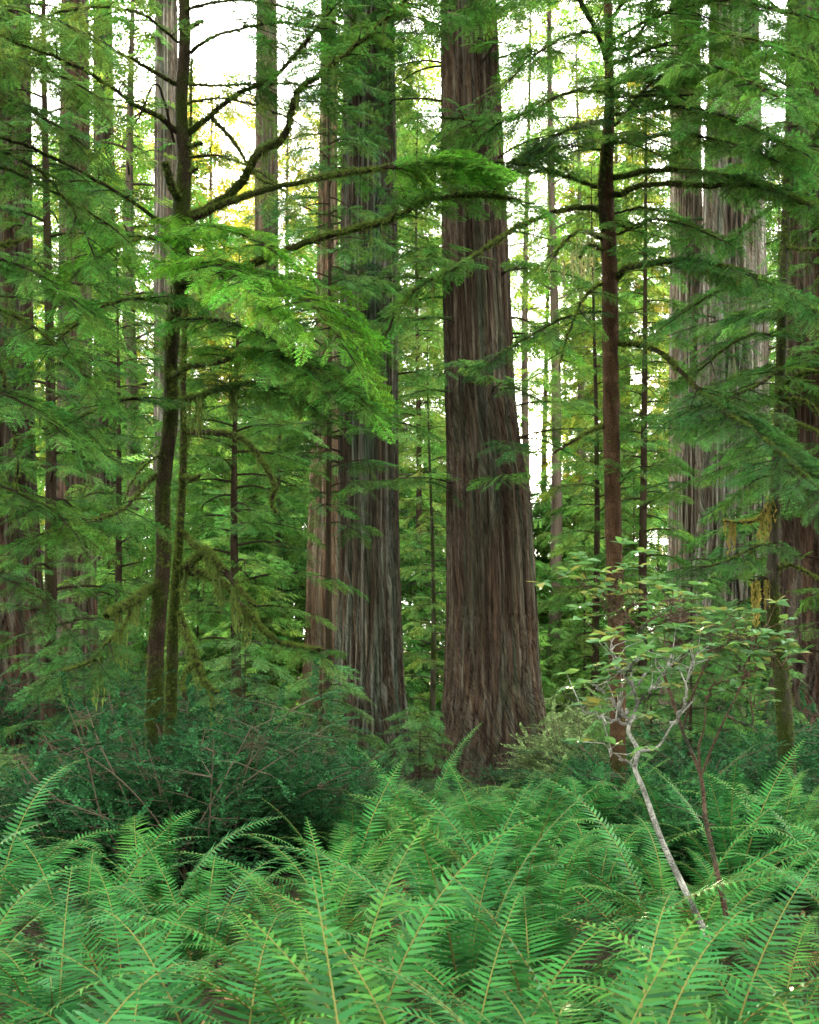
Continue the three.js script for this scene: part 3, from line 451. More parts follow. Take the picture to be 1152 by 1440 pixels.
// ------------------------------------------------------------------ grown conifers of the middle distance
function conifer(o, group) {
  const r = rng(o.seed), list = [], G = new Geo(), H = o.h, pts = []; for (let i = 0; i <= 30; i++) { const u = i / 30; pts.push(new V3((o.lean ?? 0) * u * H + .06 * Math.sin(u * 7 + o.seed) * H * .06, u * H - .3, .05 * Math.cos(u * 5 + o.seed) * H * .05)); }
  tube(G, pts, (u) => o.r * (1 - u * .93) * (1 + .6 * Math.exp(-u * 30)), o.far ? 8 : 14, barkCol(o.bark ?? DARK, MOSSBARK, o.mossy ?? -.12, o.seed), .2);
  part('trunk', G.build(true), M.wood, group);
  let az = r() * TAU; const BG = new Geo();
  for (let i = 0; i < o.n; i++) {
    const u = o.y0 / H + (1 - o.y0 / H) * Math.pow((i + .5 * r()) / o.n, .92); az += 2.4 + rr(-.4, .4, r);
    const prof = Math.pow(1 - u, .75) * (.55 + .45 * smooth(u, o.y0 / H, o.y0 / H + .15)), L = o.reach * Math.max(.16, prof) * rr(.65, 1.15, r), f = u * 30, k = Math.min(29, Math.floor(f)), p = new V3().lerpVectors(pts[k], pts[k + 1], f - k);
    const dir = new V3(Math.cos(az), rr(.05, .4, r) + (o.lift ?? 0), Math.sin(az)), W = [p]; for (let q = 1; q <= 4; q++) { W.push(W[q - 1].clone().addScaledVector(dir, L / 4)); dir.y -= .16 * (o.sag ?? 1); dir.x += rr(-.12, .12, r); dir.z += rr(-.12, .12, r); }
    const bp = smoothPts(W, 10), own = o.far || o.merge ? BG : new Geo(); tube(own, bp, (q) => o.r * .24 * (1 - .85 * q) * (1 - u * .6) + .004, o.far ? 4 : 6, o.bark ?? DARK);
    if (r() > (o.bare ?? 0)) leafy(o.far ? null : own, list, bp, { ...LEAFY, from: .22, len: o.len ?? .9, dens: o.dens ?? 4, s: o.s ?? 1.2, gap: o.gap ?? .17, c: o.c ?? GREEN.std, droop: o.droop ?? .45 }, r);
    if (!o.far && !o.merge) part('branch', own.build(true), M.wood, group);
  }
  if (o.far || o.merge) part('branchwork', BG.build(true), M.wood, group, 'stuff');
  crown(list, o.lod, group); return list.length;
}
const at = (px, d) => { const x = (px - 576) / F * d; return new V3(x, groundY(x, -d), -d); };
const midList = [
  ['young_conifer', 'thin young conifer with bare mossy limbs between the two great central trunks', 610, 31, { h: 11.5, r: .09, n: 60, y0: 1, reach: 1.5, lod: 1, s: 1.1, len: .7, dens: 4, bare: .25, mossy: .15, c: GREEN.pale, bark: GREY }],
  ['young_conifer', 'young layered conifer below the fluted redwood, behind the pale-stemmed sapling', 972, 15, { h: 3.6, r: .035, n: 34, y0: .3, reach: 1.15, lod: 0, s: .7, len: .5, dens: 7, c: [.044, .100, .026] }],
  ['young_conifer', 'small conifer beside the foot of the grey-streaked redwood', 452, 16, { h: 2.3, r: .03, n: 24, y0: .3, reach: 1.35, lod: 0, s: .75, len: .55, dens: 7, c: [.046, .096, .030], lift: -.15 }],
  ['young_conifer', 'bushy young conifer under the arching mossy limb', 345, 15, { h: 2.6, r: .03, n: 26, y0: .3, reach: 1.25, lod: 0, s: .75, len: .5, dens: 6, c: [.042, .088, .030] }],
  ['young_conifer', 'low young conifer next to the straight brown hemlock', 915, 17, { h: 3.0, r: .03, n: 26, y0: .2, reach: 1.2, lod: 0, s: .75, len: .5, dens: 6, c: [.042, .096, .028] }],
  ['young_conifer', 'young conifer before the leaning moss-green tree', 1050, 17, { h: 3.3, r: .03, n: 26, y0: .2, reach: 1.1, lod: 0, s: .75, len: .5, dens: 6, c: [.042, .096, .028] }],
  ['young_conifer', 'low drooping conifer on the bank below the dark redwoods', 120, 16, { h: 2.8, r: .03, n: 24, y0: .2, reach: 1.3, lod: 0, s: .75, len: .5, dens: 6, c: GREEN.dark }],
  ['young_conifer', 'small conifer at the foot of the massive brown redwood', 590, 21, { h: 2.0, r: .03, n: 20, y0: .2, reach: .9, lod: 0, s: .75, len: .5, dens: 6, c: [.044, .098, .032] }],
  ['hemlock_tree', 'dark drooping hemlock behind the slender dark one', 330, 21, { h: 10, r: .12, n: 56, y0: 3, reach: 2.3, lod: 0, s: 1, dens: 4, c: GREEN.std }],
  ['hemlock_tree', 'hemlock with low sweeping boughs on the fern bank', 70, 19, { h: 16, r: .12, n: 56, y0: 1.6, reach: 2.2, lod: 0, s: 1, dens: 4, c: [.038, .086, .020] }],
  ['hemlock_tree', 'hemlock whose boughs cross the grey-streaked redwood', 466, 23, { h: 16, r: .08, n: 60, y0: 5.5, reach: 2.2, lod: 0, s: 1, dens: 4, c: [.038, .082, .020] }],
  ['hemlock_tree', 'hemlock filling the gap beyond the low sun', 838, 35, { h: 17, r: .13, n: 60, y0: 1.5, reach: 1.6, lod: 1, s: 1.4, dens: 4, c: [.056, .098, .022] }],
  ['hemlock_tree', 'narrow hemlock beside the pale tan redwood', 905, 34, { h: 20, r: .15, n: 80, y0: 2, reach: 1.5, lod: 1, s: 1.4, dens: 4, c: GREEN.std }],
  ['hemlock_tree', 'tall hemlock behind the dark reddish redwood', 1175, 21, { h: 16, r: .12, n: 50, y0: 2, reach: 2.2, lod: 0, s: 1, dens: 4, c: GREEN.std }],
  ['hemlock_tree', 'hemlock behind the straight greyish redwood', 170, 30, { h: 13, r: .12, n: 54, y0: 3, reach: 2.5, lod: 1, s: 1.5, dens: 3.6, c: GREEN.std }],
  ['hemlock_tree', 'hemlock seen between the narrow reddish trunk and the mossy limb', 395, 38, { h: 15, r: .13, n: 56, y0: 3, reach: 2.4, lod: 1, s: 1.6, dens: 3.4, c: [.056, .098, .022] }],
  ['hemlock_tree', 'pale green hemlock in the gap behind the thin young conifer', 585, 44, { h: 24, r: .16, n: 76, y0: 3, reach: 1.9, lod: 1, s: 1.6, dens: 3.2, c: GREEN.pale }],
];
for (const [name, label, px, d, o] of midList) { const g = thing(name, label, 'tree', at(px, d)); conifer({ seed: 300 + px + d, lean: rr(-.012, .012), ...o }, g); g.rotation.y = rr(0, TAU); }

// ------------------------------------------------------------------ far forest, tree by tree
const farProto = [];
for (let i = 0; i < 5; i++) {
  const g = thing('forest_tree', ['distant fresh-green conifer behind the old redwoods', 'distant deep green conifer behind the old redwoods', 'distant yellow-green conifer behind the old redwoods', 'distant olive conifer behind the old redwoods', 'distant golden-leaved tree behind the old redwoods, its gold partly sunlight put into the colour'][i], 'tree', null, ['fresh-green', 'deep green', 'yellow-green', 'olive', 'golden'][i] + ' distant trees');
  conifer({ seed: 500 + i * 17, h: 30, r: .32, n: 84, y0: 4 + i * 1.0, reach: 4.2, lod: 2, s: 3.2, gap: .24, len: 2.0, dens: 1.6, far: 1, c: [[.09, .16, .03], [.065, .14, .03], [.14, .19, .035], [.085, .15, .035], [.22, .20, .03]][i], bark: [.12, .09, .065] }, g); farProto.push(g);  // leaf colours lighter than the near trees; background glow and sunlight put into them
}
{
  const r = rng(99); let n = 0; const used = [0, 0, 0, 0, 0];
  const put = (px, d, k, s) => { const src = farProto[k], o = used[k]++ ? dup(src) : src; o.position.copy(at(px, d)); o.scale.setScalar(s); o.rotation.y = r() * TAU; n++; };
  for (let i = 0; i < 66; i++) {
    const px = -160 + (i * 0.618034 % 1) * 1470, d = 46 + 70 * r(), k = Math.floor(r() * 5);
    if (Math.abs(px - 752) < 8 + 6400 / d || Math.abs(px - 590) < 30 || Math.abs(px - 925) < 28 || (px > 190 && px < 430 && d < 100) || (px < 560 && d > 84 && i % 3)) continue;
    put(px, d, k, .9 + .5 * r());
  }
  for (const [px, d, k, s] of [[818, 84, 0, .85], [862, 60, 2, .9], [792, 118, 2, .9], [846, 100, 3, 1], [640, 60, 1, 1.0], [560, 70, 3, 1.1], [640, 92, 2, 1.1], [822, 122, 4, .7], [885, 78, 2, 1], [60, 112, 4, 1.0], [180, 108, 4, 1.0], [420, 110, 4, 1.0], [960, 112, 4, 1.1], [232, 82, 4, 1.35], [300, 84, 4, 1.4], [318, 98, 4, 1.3], [350, 106, 2, 1.3], [285, 110, 4, 1.25], [405, 78, 4, 1.25], [120, 80, 4, 1.25]]) put(px, d, k, s);
  // two trees with bare lower trunks and three short ones leave the slot through which the low sun looks
  for (const [px, d, k, h, y0] of [[796, 104, 0, 36, 22.5], [716, 90, 1, 34, 20], [814, 66, 0, 40, 17], [742, 60, 2, 38, 17.5], [768, 72, 2, 34, 15.8], [778, 50, 1, 40, 13]]) { const g = thing('forest_tree', 'far conifer with a long bare trunk and high crown above the low sun', 'tree', at(px, d), 'high-crowned conifers above the sun'); conifer({ seed: 560 + px, h, r: .28, n: 46, y0, reach: 4, lod: 2, s: 3, gap: .24, len: 1.9, dens: 1.6, far: 1, c: [.11, .17, .03], bark: [.12, .09, .065] }, g); }
  // the forest goes on round the glade: trees beside and behind the viewpoint, which leave only the sky overhead open
  for (let i = 0; i < 20; i++) { const a = (48 + 264 * (i + .3 + .4 * r()) / 20) * Math.PI / 180, d = 13 + 14 * ((i * .618) % 1), k = i % 5, o = dup(farProto[k], 'tall conifer of the wood round the fern glade, its crown shading the ferns'); o.userData.group = 'conifers round the fern glade'; const x = Math.sin(a) * d, z = -Math.cos(a) * d; o.position.set(x, groundY(x, z), z); o.scale.setScalar(.8 + .4 * r()); o.rotation.y = r() * TAU; }
  // understory conifers that close the view at eye level
  const proto = [0, 1, 2].map((i) => { const g = thing('understory_conifer', ['bushy green', 'bushy yellow-green', 'bushy dark green'][i] + ' young conifer on the floor among the distant trunks', 'tree', null, ['green', 'yellow-green', 'dark green'][i] + ' understory conifers'); conifer({ seed: 820 + i * 9, h: 7, r: .07, n: 40, y0: .3, reach: 2.1, lod: 2, s: 1.7, gap: .2, len: 1.1, dens: 2.6, far: 1, c: [[.050, .108, .024], [.09, .16, .035], [.038, .086, .020]][i] }, g); return g; });
  for (const [px, d, k, sc] of [[739, 60, 1, 1.34], [748, 62, 0, 1.74], [757, 64, 2, 1.76], [768, 66, 1, 1.66], [780, 62, 0, 1.5], [792, 58, 2, 1.55], [808, 56, 1, 1.45], [822, 46, 1, 1.1]]) { const o = dup(proto[k]); o.position.copy(at(px, d)); o.rotation.y = px; o.scale.setScalar(sc); }  // this row is added and sized to keep the low sun off the ferns
  for (const [px, d, k, sc] of [[272, 52, 0, 1.9], [300, 60, 2, 2.1], [328, 50, 1, 1.8], [352, 64, 0, 2.2], [380, 54, 2, 1.9], [410, 58, 0, 2.0], [225, 56, 1, 2.0], [285, 42, 2, 1.2], [340, 40, 0, 1.1], [590, 62, 1, 1.9], [615, 56, 0, 1.7], [575, 48, 2, 1.4], [925, 58, 0, 1.9], [600, 75, 2, 2.4], [745, 46, 0, .95], [890, 50, 1, 1.6]]) { const o = dup(proto[k]); o.position.copy(at(px, d)); o.rotation.y = px; o.scale.setScalar(sc); }
  const us = [0, 0, 0]; for (let i = 0; i < 52; i++) { const px = -120 + ((i * .7548777) % 1) * 1400, d = 33 + 40 * r(), k = i % 3; if (Math.abs(px - 755) < 16) continue; const o = us[k]++ ? dup(proto[k]) : proto[k]; o.position.copy(at(px, d)); o.rotation.y = r() * TAU; o.scale.setScalar((.55 + .75 * r()) * (Math.abs(px - 755) < 80 ? .55 : 1)); }
}

// ------------------------------------------------------------------ sword ferns
function frondGeo(seed, { L = 1, W = .105, n = 46, p0 = 1.2, bend = 1.5, dead = 0, merge = 0 }) {
  const r = rng(seed), G = new Geo(), RG = merge ? G : new Geo(), pts = [], N = 40; let y = 0, z = 0, x = 0; const tw = (r() - .5) * .5, k = 1.2 + r() * .8;
  for (let i = 0; i <= N; i++) { const t = i / N, a = p0 - bend * Math.pow(t, k); pts.push(new V3(x, y, z)); y += Math.sin(a) * L / N; z += Math.cos(a) * L / N; x += tw * t * L / N; }
  const rc = dead ? [.16, .09, .04] : [.085, .080, .022];
  tube(RG, pts.filter((_, i) => i % 3 === 0), (u) => .0042 * (1 - .8 * u), 5, rc);
  const T = new V3(), S = new V3(), U = new V3(), at = (t) => { const f = Math.min(t * N, N - 1e-4), i = Math.floor(f); T.subVectors(pts[i + 1], pts[i]).normalize(); S.crossVectors(UP, T).normalize(); if (S.lengthSq() < .5) S.set(1, 0, 0); U.crossVectors(T, S); return new V3().lerpVectors(pts[i], pts[i + 1], f - i); };
  const roll = (r() - .5) * .3;
  for (let i = 0; i < n; i++) for (const q of [-1, 1]) {
    const t = .13 + .87 * (i + .25 * (q + 1) * .8) / n, o = at(Math.min(.998, t)), wl = W * Math.min(1, .55 + (t - .13) * 4) * Math.pow(Math.max(.02, 1 - Math.pow((t - .1) / .9, 2.3)), .8) * (.9 + .2 * r()) + .004, wd = .0122 * L * Math.min(1, .35 + wl / W * .75);
    if (r() < .025 || (dead && r() < .3)) continue;
    const f = .22 + .10 * r() + .35 * Math.pow(t, 3), dr = -.10 - .32 * r() - (dead ? .5 : 0), cr = roll * q, sh = .5 + .9 * r(), c = dead ? [.17 * sh, .085 * sh, .032 * sh] : [.019 * sh * (.8 + .4 * r()), .088 * sh, .0155 * sh];
    const D = S.clone().multiplyScalar(q).addScaledVector(T, f).addScaledVector(U, .12 + cr).normalize(), A = T.clone().addScaledVector(D, -T.dot(D)).normalize(), pt = (u, w, dn) => { const p = o.clone().addScaledVector(D, wl * u).addScaledVector(A, w + u * u * wl * .10).addScaledVector(U, dn * wl * u * u); return G.v(p.x, p.y, p.z, c); };
    const a = pt(.0, -wd * .25, dr), b = pt(.0, wd * .35, dr), e = pt(.16, wd * .62, dr), g = pt(.2, -wd * .42, dr), h = pt(.62, wd * .34, dr), j = pt(.62, -wd * .30, dr), tip = pt(1, 0, dr);
    G.t(a, g, e); G.t(a, e, b); G.t(g, j, h); G.t(g, h, e); G.t(j, tip, h);
  }
  return merge ? [G.build()] : [G.build(), RG.build(true)];
}
const FR = [[1.35, 1.5], [1.2, 1.2], [1.25, 1.9], [1.05, 1.3], [.9, 1.1], [.75, 1.25], [1.4, .9], [1.1, 1.7], [.6, .9], [1.3, 2.2]].map(([p0, bend], i) => frondGeo(700 + i, { p0, bend, L: 1, W: .085 + .02 * (i % 3) }));
const FRDEAD = [[.5, 1.2], [.25, .6]].map(([p0, bend], i) => frondGeo(740 + i, { p0, bend, dead: 1 }));
const fernTone = [[1, 1, 1], [1.6, 1.12, .95], [.85, .86, 1.1]].map(([r, g, b]) => phys({ roughness: 1, transmission: .27, clearcoat: .07, clearcoatRoughness: .26, color: new THREE.Color(r, g, b) }));
function fern(x, z, s, seed, tone, n = 16, az0, fan) {
  const r = rng(seed), withered = r() < .3, tn = ['mid green', 'light green', 'deep green'][tone], px = 576 - x / z * F, where = -z > 7 ? 'at the edge of the shrubs' : px > 860 && px < 1080 && -z > 4 ? 'round the leaning saplings' : 'in the open fern bed', lab = tn + ' sword fern ' + (withered ? 'with brown withered fronds ' : '') + where;
  const g = thing('sword_fern', lab, 'fern', new V3(x, groundY(x, z) - .02, z), lab + ' set');
  let az = az0 ?? r() * TAU;
  for (let i = 0; i < n; i++) {
    az += fan ? fan / n : 2.4; const k = Math.floor(r() * FR.length), m = part('frond', FR[k][0], fernTone[r() < .75 ? tone : Math.floor(r() * 3)], g), sc = s * (.85 + .45 * r());
    m.position.set(Math.sin(az) * .04, 0, Math.cos(az) * .04); m.rotation.set((r() - .5) * .25, az + (r() - .5) * .5, (r() - .5) * .35, 'YXZ'); m.scale.set(sc * (.95 + .3 * r()), sc, sc);
    part('midrib', FR[k][1], M.twig, m);
  }
  if (withered) for (let i = 0; i < 3; i++) { const k = i % 2, m = part('frond', FRDEAD[k][0], M.twig, g); m.rotation.set(.1, r() * TAU, 0, 'YXZ'); m.scale.setScalar(s * .8); m.userData.label = 'brown withered frond'; part('midrib', FRDEAD[k][1], M.twig, m); }
  return g;
}
const fernSpots = [];
{ // front rank placed by eye, then a spread bed
  const put = (px, d, s, tone, n) => { const x = (px - 576) / F * d; fernSpots.push([x, -d, s]); fern(x, -d, s, Math.round(px * 31 + d * 977), (fernSpots.length * 7 + 1) % 3, n); };
  for (const a of [[60, 2.3, 1.0, 2, 12], [200, 3.1, 1.25, 0, 14], [20, 3.3, 1.15, 2, 12], [430, 2.7, .95, 1, 10], [565, 2.3, 1.12, 1, 14], [745, 2.55, 1.1, 0, 14], [860, 3.4, 1.15, 0, 14], [1060, 2.6, 1.0, 0, 12], [1130, 3.6, 1.2, 0, 12], [330, 3.9, 1.1, 1, 12], [640, 3.7, 1.2, 0, 14], [480, 4.3, 1.15, 1, 12], [990, 4.1, 1.0, 0, 11], [760, 4.7, 1.2, 0, 12], [1190, 2.4, 1.1, 0, 10], [-90, 2.8, 1.2, 2, 10]]) put(...a);
  const r = rng(4242); let tries = 0;
  while (fernSpots.length < 64 && tries++ < 4000) {
    const d = 3.4 + 7.4 * Math.pow(r(), .8), px = -140 + 1440 * r(), x = (px - 576) / F * d, z = -d;
    if (px < 500 && d > 7.6) continue; if (Math.abs(px - 880) < 60 && d < 5.4 && d > 4.6) continue;
    if (fernSpots.some((q) => Math.hypot(q[0] - x, q[1] - z) < .7)) continue;
    fernSpots.push([x, z, 1]); fern(x, z, rr(.85, 1.2, r), 9000 + fernSpots.length * 13, pick([0, 0, 1, 2], r), d > 7 ? 11 : 12);
  }
}
{ // small ferns farther off: one mesh of merged fronds each
  const protos = [0, 1, 2].map((k) => {
    const G = new Geo(), r = rng(860 + k);
    let az = 0; for (let i = 0; i < 15; i++) { az += 2.4; const f = frondGeo(880 + k * 20 + i, { n: 26, p0: .8 + .6 * r(), bend: 1.2 + .8 * r(), merge: 1 })[0], ps = f.attributes.position, cs = f.attributes.color, b = G.p.length / 3, c = Math.cos(az), s = Math.sin(az), q = .7 + .4 * r(); for (let j = 0; j < ps.count; j++) G.v((ps.getX(j) * c + ps.getZ(j) * s) * q * 1.1, ps.getY(j) * q, (ps.getZ(j) * c - ps.getX(j) * s) * q * 1.1, [cs.getX(j), cs.getY(j), cs.getZ(j)]); for (const id of f.index.array) G.i.push(b + id); }
    return G.build();
  });
  const r = rng(31); const spots = [];
  for (let i = 0; i < 34; i++) spots.push([-30 + 230 * r(), 11 + 6.5 * r()]);
  for (let i = 0; i < 26; i++) spots.push([960 + 260 * r(), 10.5 + 6 * r()]);
  for (let i = 0; i < 22; i++) spots.push([480 + 420 * r(), 10.5 + 5 * r()]);
  spots.forEach(([px, d], i) => { const p = at(px, d), m = part('', protos[i % 3], fernTone[i % 2], scene); m.name = numbered('small_fern'); m.position.copy(p); m.rotation.y = r() * TAU; m.scale.setScalar(rr(.6, .95, r)); tag(m, px < 300 ? 'small fern on the bank below the dark redwoods' : px > 900 ? 'small fern by the foot of the leaning moss-green tree' : 'small fern among the shrubs before the great central trunks', 'fern', px < 300 ? 'ferns on the bank' : px > 900 ? 'ferns by the leaning tree' : 'ferns among the shrubs'); });
}

// ------------------------------------------------------------------ evergreen huckleberry shrubs
const sprigGeo = [0, 1, 2].map((k) => { // a twig with two rows of small oval leaves
  const G = new Geo(), r = rng(610 + k); const L = .2;
  for (let i = 0; i < 3; i++) { const a = i / 3, b = (i + 1) / 3; G.t(G.v(-.0015, -.02 * a * a, L * a, [1.4, .6, .6]), G.v(.0015, -.02 * a * a, L * a, [1.4, .6, .6]), G.v(0, -.02 * b * b, L * b, [1.4, .6, .6])); }
  for (let i = 0; i < 17; i++) {
    const t = .12 + .88 * i / 16, q = i % 2 ? 1 : -1, a = i === 16 ? 1.5 : .5 + .5 * r(), dx = q * Math.cos(a), dz = Math.sin(a), dy = (r() - .4) * .7, l = .026 * (.7 + .6 * r()), w = .0095 * (.8 + .4 * r()), oz = L * t, oy = -.02 * t * t, sh = .45 + 1.1 * r(), c = [sh, sh, sh];
    const f = (u, v, h) => G.v(dx * l * u - dz * q * v, oy + dy * l * u + h, oz + dz * l * u + dx * q * v, c), A = f(0, 0, 0), C = f(.5, w, .002), E = f(.5, -w, .002), X = f(1, 0, -.001); G.t(A, E, X); G.t(A, X, C);
  }
  return G.build();
});
function shrub(name, label, o, group) {
  const r = rng(o.seed), g = thing(name, label, 'shrub', null, group), lists = [[], [], []];
  for (let i = 0; i < o.stems; i++) {
    const az = i * 2.4 + r(), dir = new V3(Math.cos(az) * rr(.3, .8, r), 1, Math.sin(az) * rr(.3, .8, r)).normalize(), L = o.h * rr(.7, 1.15, r), W = [new V3(0, -.1, 0)];
    for (let k = 1; k <= 4; k++) { W.push(W[k - 1].clone().addScaledVector(dir, L / 4)); dir.x += rr(-.25, .25, r); dir.z += rr(-.25, .25, r); dir.y -= .12; dir.normalize(); }
    const pts = smoothPts(W, 14), G = new Geo(); tube(G, pts, (u) => .010 - .007 * u, 5, [.055, .042, .028]);
    for (let j = 0; j < o.side; j++) {
      const u = rr(.2, 1, r), f = Math.min(13.99, u * 14), p = pts[Math.floor(f)].clone(), a2 = r() * TAU, d2 = new V3(Math.cos(a2), rr(-.15, .55, r), Math.sin(a2)).normalize(), l2 = o.spread * rr(.4, 1.1, r), q = [p, p.clone().addScaledVector(d2, l2 * .5), p.clone().addScaledVector(d2, l2).addScaledVector(UP, -.08 * l2)];
      tube(G, q, (v) => .004 - .003 * v, 3, [.06, .046, .031]);
      for (let k = 0; k < o.sprigs; k++) { const v = rr(.15, 1, r), pos = v < .5 ? q[0].clone().lerp(q[1], v * 2) : q[1].clone().lerp(q[2], v * 2 - 1), dd = d2.clone().add(new V3(rr(-.9, .9, r), rr(-.3, .5, r), rr(-.9, .9, r))), sh = .7 + .6 * r(); lists[Math.floor(r() * 3)].push({ m: basis(pos, dd, new V3(rr(-.4, .4, r), 1, rr(-.4, .4, r)), o.s * rr(.7, 1.3, r)), c: [o.c[0] * sh, o.c[1] * sh, o.c[2] * sh] }); }
    }
    part('stem', G.build(true), M.twig, g);
  }
  lists.forEach((l, k) => copies('foliage', sprigGeo[k], M.leaf, l, g)); return g;
}
{
  const mk = (seed, c, h, spread, sp) => ({ seed, c, h, spread, stems: 7, side: 12, sprigs: sp, s: 1.15 });
  const kinds = [
    ['tall dark green huckleberry shrub', 'dark huckleberry shrubs', mk(1, [.012, .052, .015], 1.5, .55, 5)],
    ['mid green huckleberry shrub', 'grey-green huckleberry shrubs', mk(2, [.015, .054, .018], 1.15, .5, 5)],
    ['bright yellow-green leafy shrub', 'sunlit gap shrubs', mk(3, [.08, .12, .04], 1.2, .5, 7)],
    ['thin olive twiggy shrub', 'twiggy huckleberry shrubs', mk(4, [.028, .044, .016], 1.1, .5, 3)],
    ['low green huckleberry shrub', 'low huckleberry shrubs', mk(5, [.014, .060, .015], .75, .42, 6)],
  ];
  const protos = kinds.map(([l, g, o]) => shrub('huckleberry_shrub', l, o, g)), used = kinds.map(() => 0), r = rng(77);
  const put = (k, px, d, s) => { if (px < 170 && d > 11 && d < 17.5) return; if (px > 440 && px < 790 && d > 10 && d < 27) s *= px < 600 ? .5 : .62; const o = used[k]++ ? dup(protos[k]) : protos[k], where = d > 17 ? 'between the old redwoods' : px < 250 ? 'on the bank before the dark redwoods' : px < 450 ? 'below the slender mossy hemlocks' : px < 800 ? 'before the two great central trunks' : 'round the straight brown hemlock'; o.userData.label = kinds[k][0] + ' ' + where; o.userData.group = kinds[k][0] + 's ' + where; o.position.copy(at(px, d)); o.rotation.y = r() * TAU; o.scale.set(s * rr(.9, 1.2, r), s, s * rr(.9, 1.2, r)); };
  for (let i = 0; i < 18; i++) put(0, 60 + 360 * r(), 8.6 + 3.4 * r(), rr(.6, 1.25, r));
  for (let i = 0; i < 22; i++) put(1, -60 + 620 * r(), 11.5 + 9 * r(), rr(.8, 1.2, r));
  for (let i = 0; i < 26; i++) put(1, 480 + 420 * r(), 11.5 + 13 * r(), rr(.7, 1.1, r));
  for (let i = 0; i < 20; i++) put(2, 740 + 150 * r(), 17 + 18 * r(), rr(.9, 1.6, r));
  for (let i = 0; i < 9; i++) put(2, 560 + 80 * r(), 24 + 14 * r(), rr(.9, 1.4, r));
  for (let i = 0; i < 16; i++) put(3, 370 + 180 * r(), 11 + 6 * r(), rr(.9, 1.2, r));
  for (let i = 0; i < 30; i++) put(4, -60 + 1300 * r(), 8.6 + 3.2 * r(), rr(.8, 1.2, r));
  for (let i = 0; i < 22; i++) put(1, 880 + 330 * r(), 12 + 12 * r(), rr(.8, 1.3, r));
  for (let i = 0; i < 16; i++) put(0, 880 + 330 * r(), 14 + 10 * r(), rr(.8, 1.2, r));
  for (let i = 0; i < 18; i++) put(0, -80 + 480 * r(), 17 + 16 * r(), rr(1, 1.6, r));
}

// ------------------------------------------------------------------ two leaning saplings with oval leaves
const ovalLeaf = [0, 1, 2, 3].map((k) => { const G = new Geo(), r = rng(900 + k), l = 1, w = .23 + .06 * r(), cup = .05 + .05 * r(), c0 = [1, 1, 1], N = 5, row = []; for (let i = 0; i <= N; i++) { const t = i / N, ww = w * Math.sin(Math.PI * Math.pow(t, .75)) * 1.0 + .004, y = -.22 * t * t * (.4 + k * .3); row.push([G.v(-ww, y + cup * ww / w * .9, l * t, c0), G.v(0, y, l * t, c0), G.v(ww, y + cup * ww / w * .9, l * t, c0)]); } for (let i = 0; i < N; i++) { const [a, b, c] = row[i], [d, e, f] = row[i + 1]; G.t(a, b, d); G.t(b, e, d); G.t(b, c, e); G.t(c, f, e); } return G.build(); });
const LEAFCOL = [[.050, .115, .032], [.062, .14, .032], [.09, .155, .03], [.055, .115, .042], [.13, .13, .03]], leafAny = phys({ roughness: 1, transmission: .4, clearcoat: .16, clearcoatRoughness: .3 });
const leafTone = LEAFCOL.map((c) => phys({ roughness: 1, transmission: .4, clearcoat: .16, clearcoatRoughness: .3, color: new THREE.Color(...c) }));
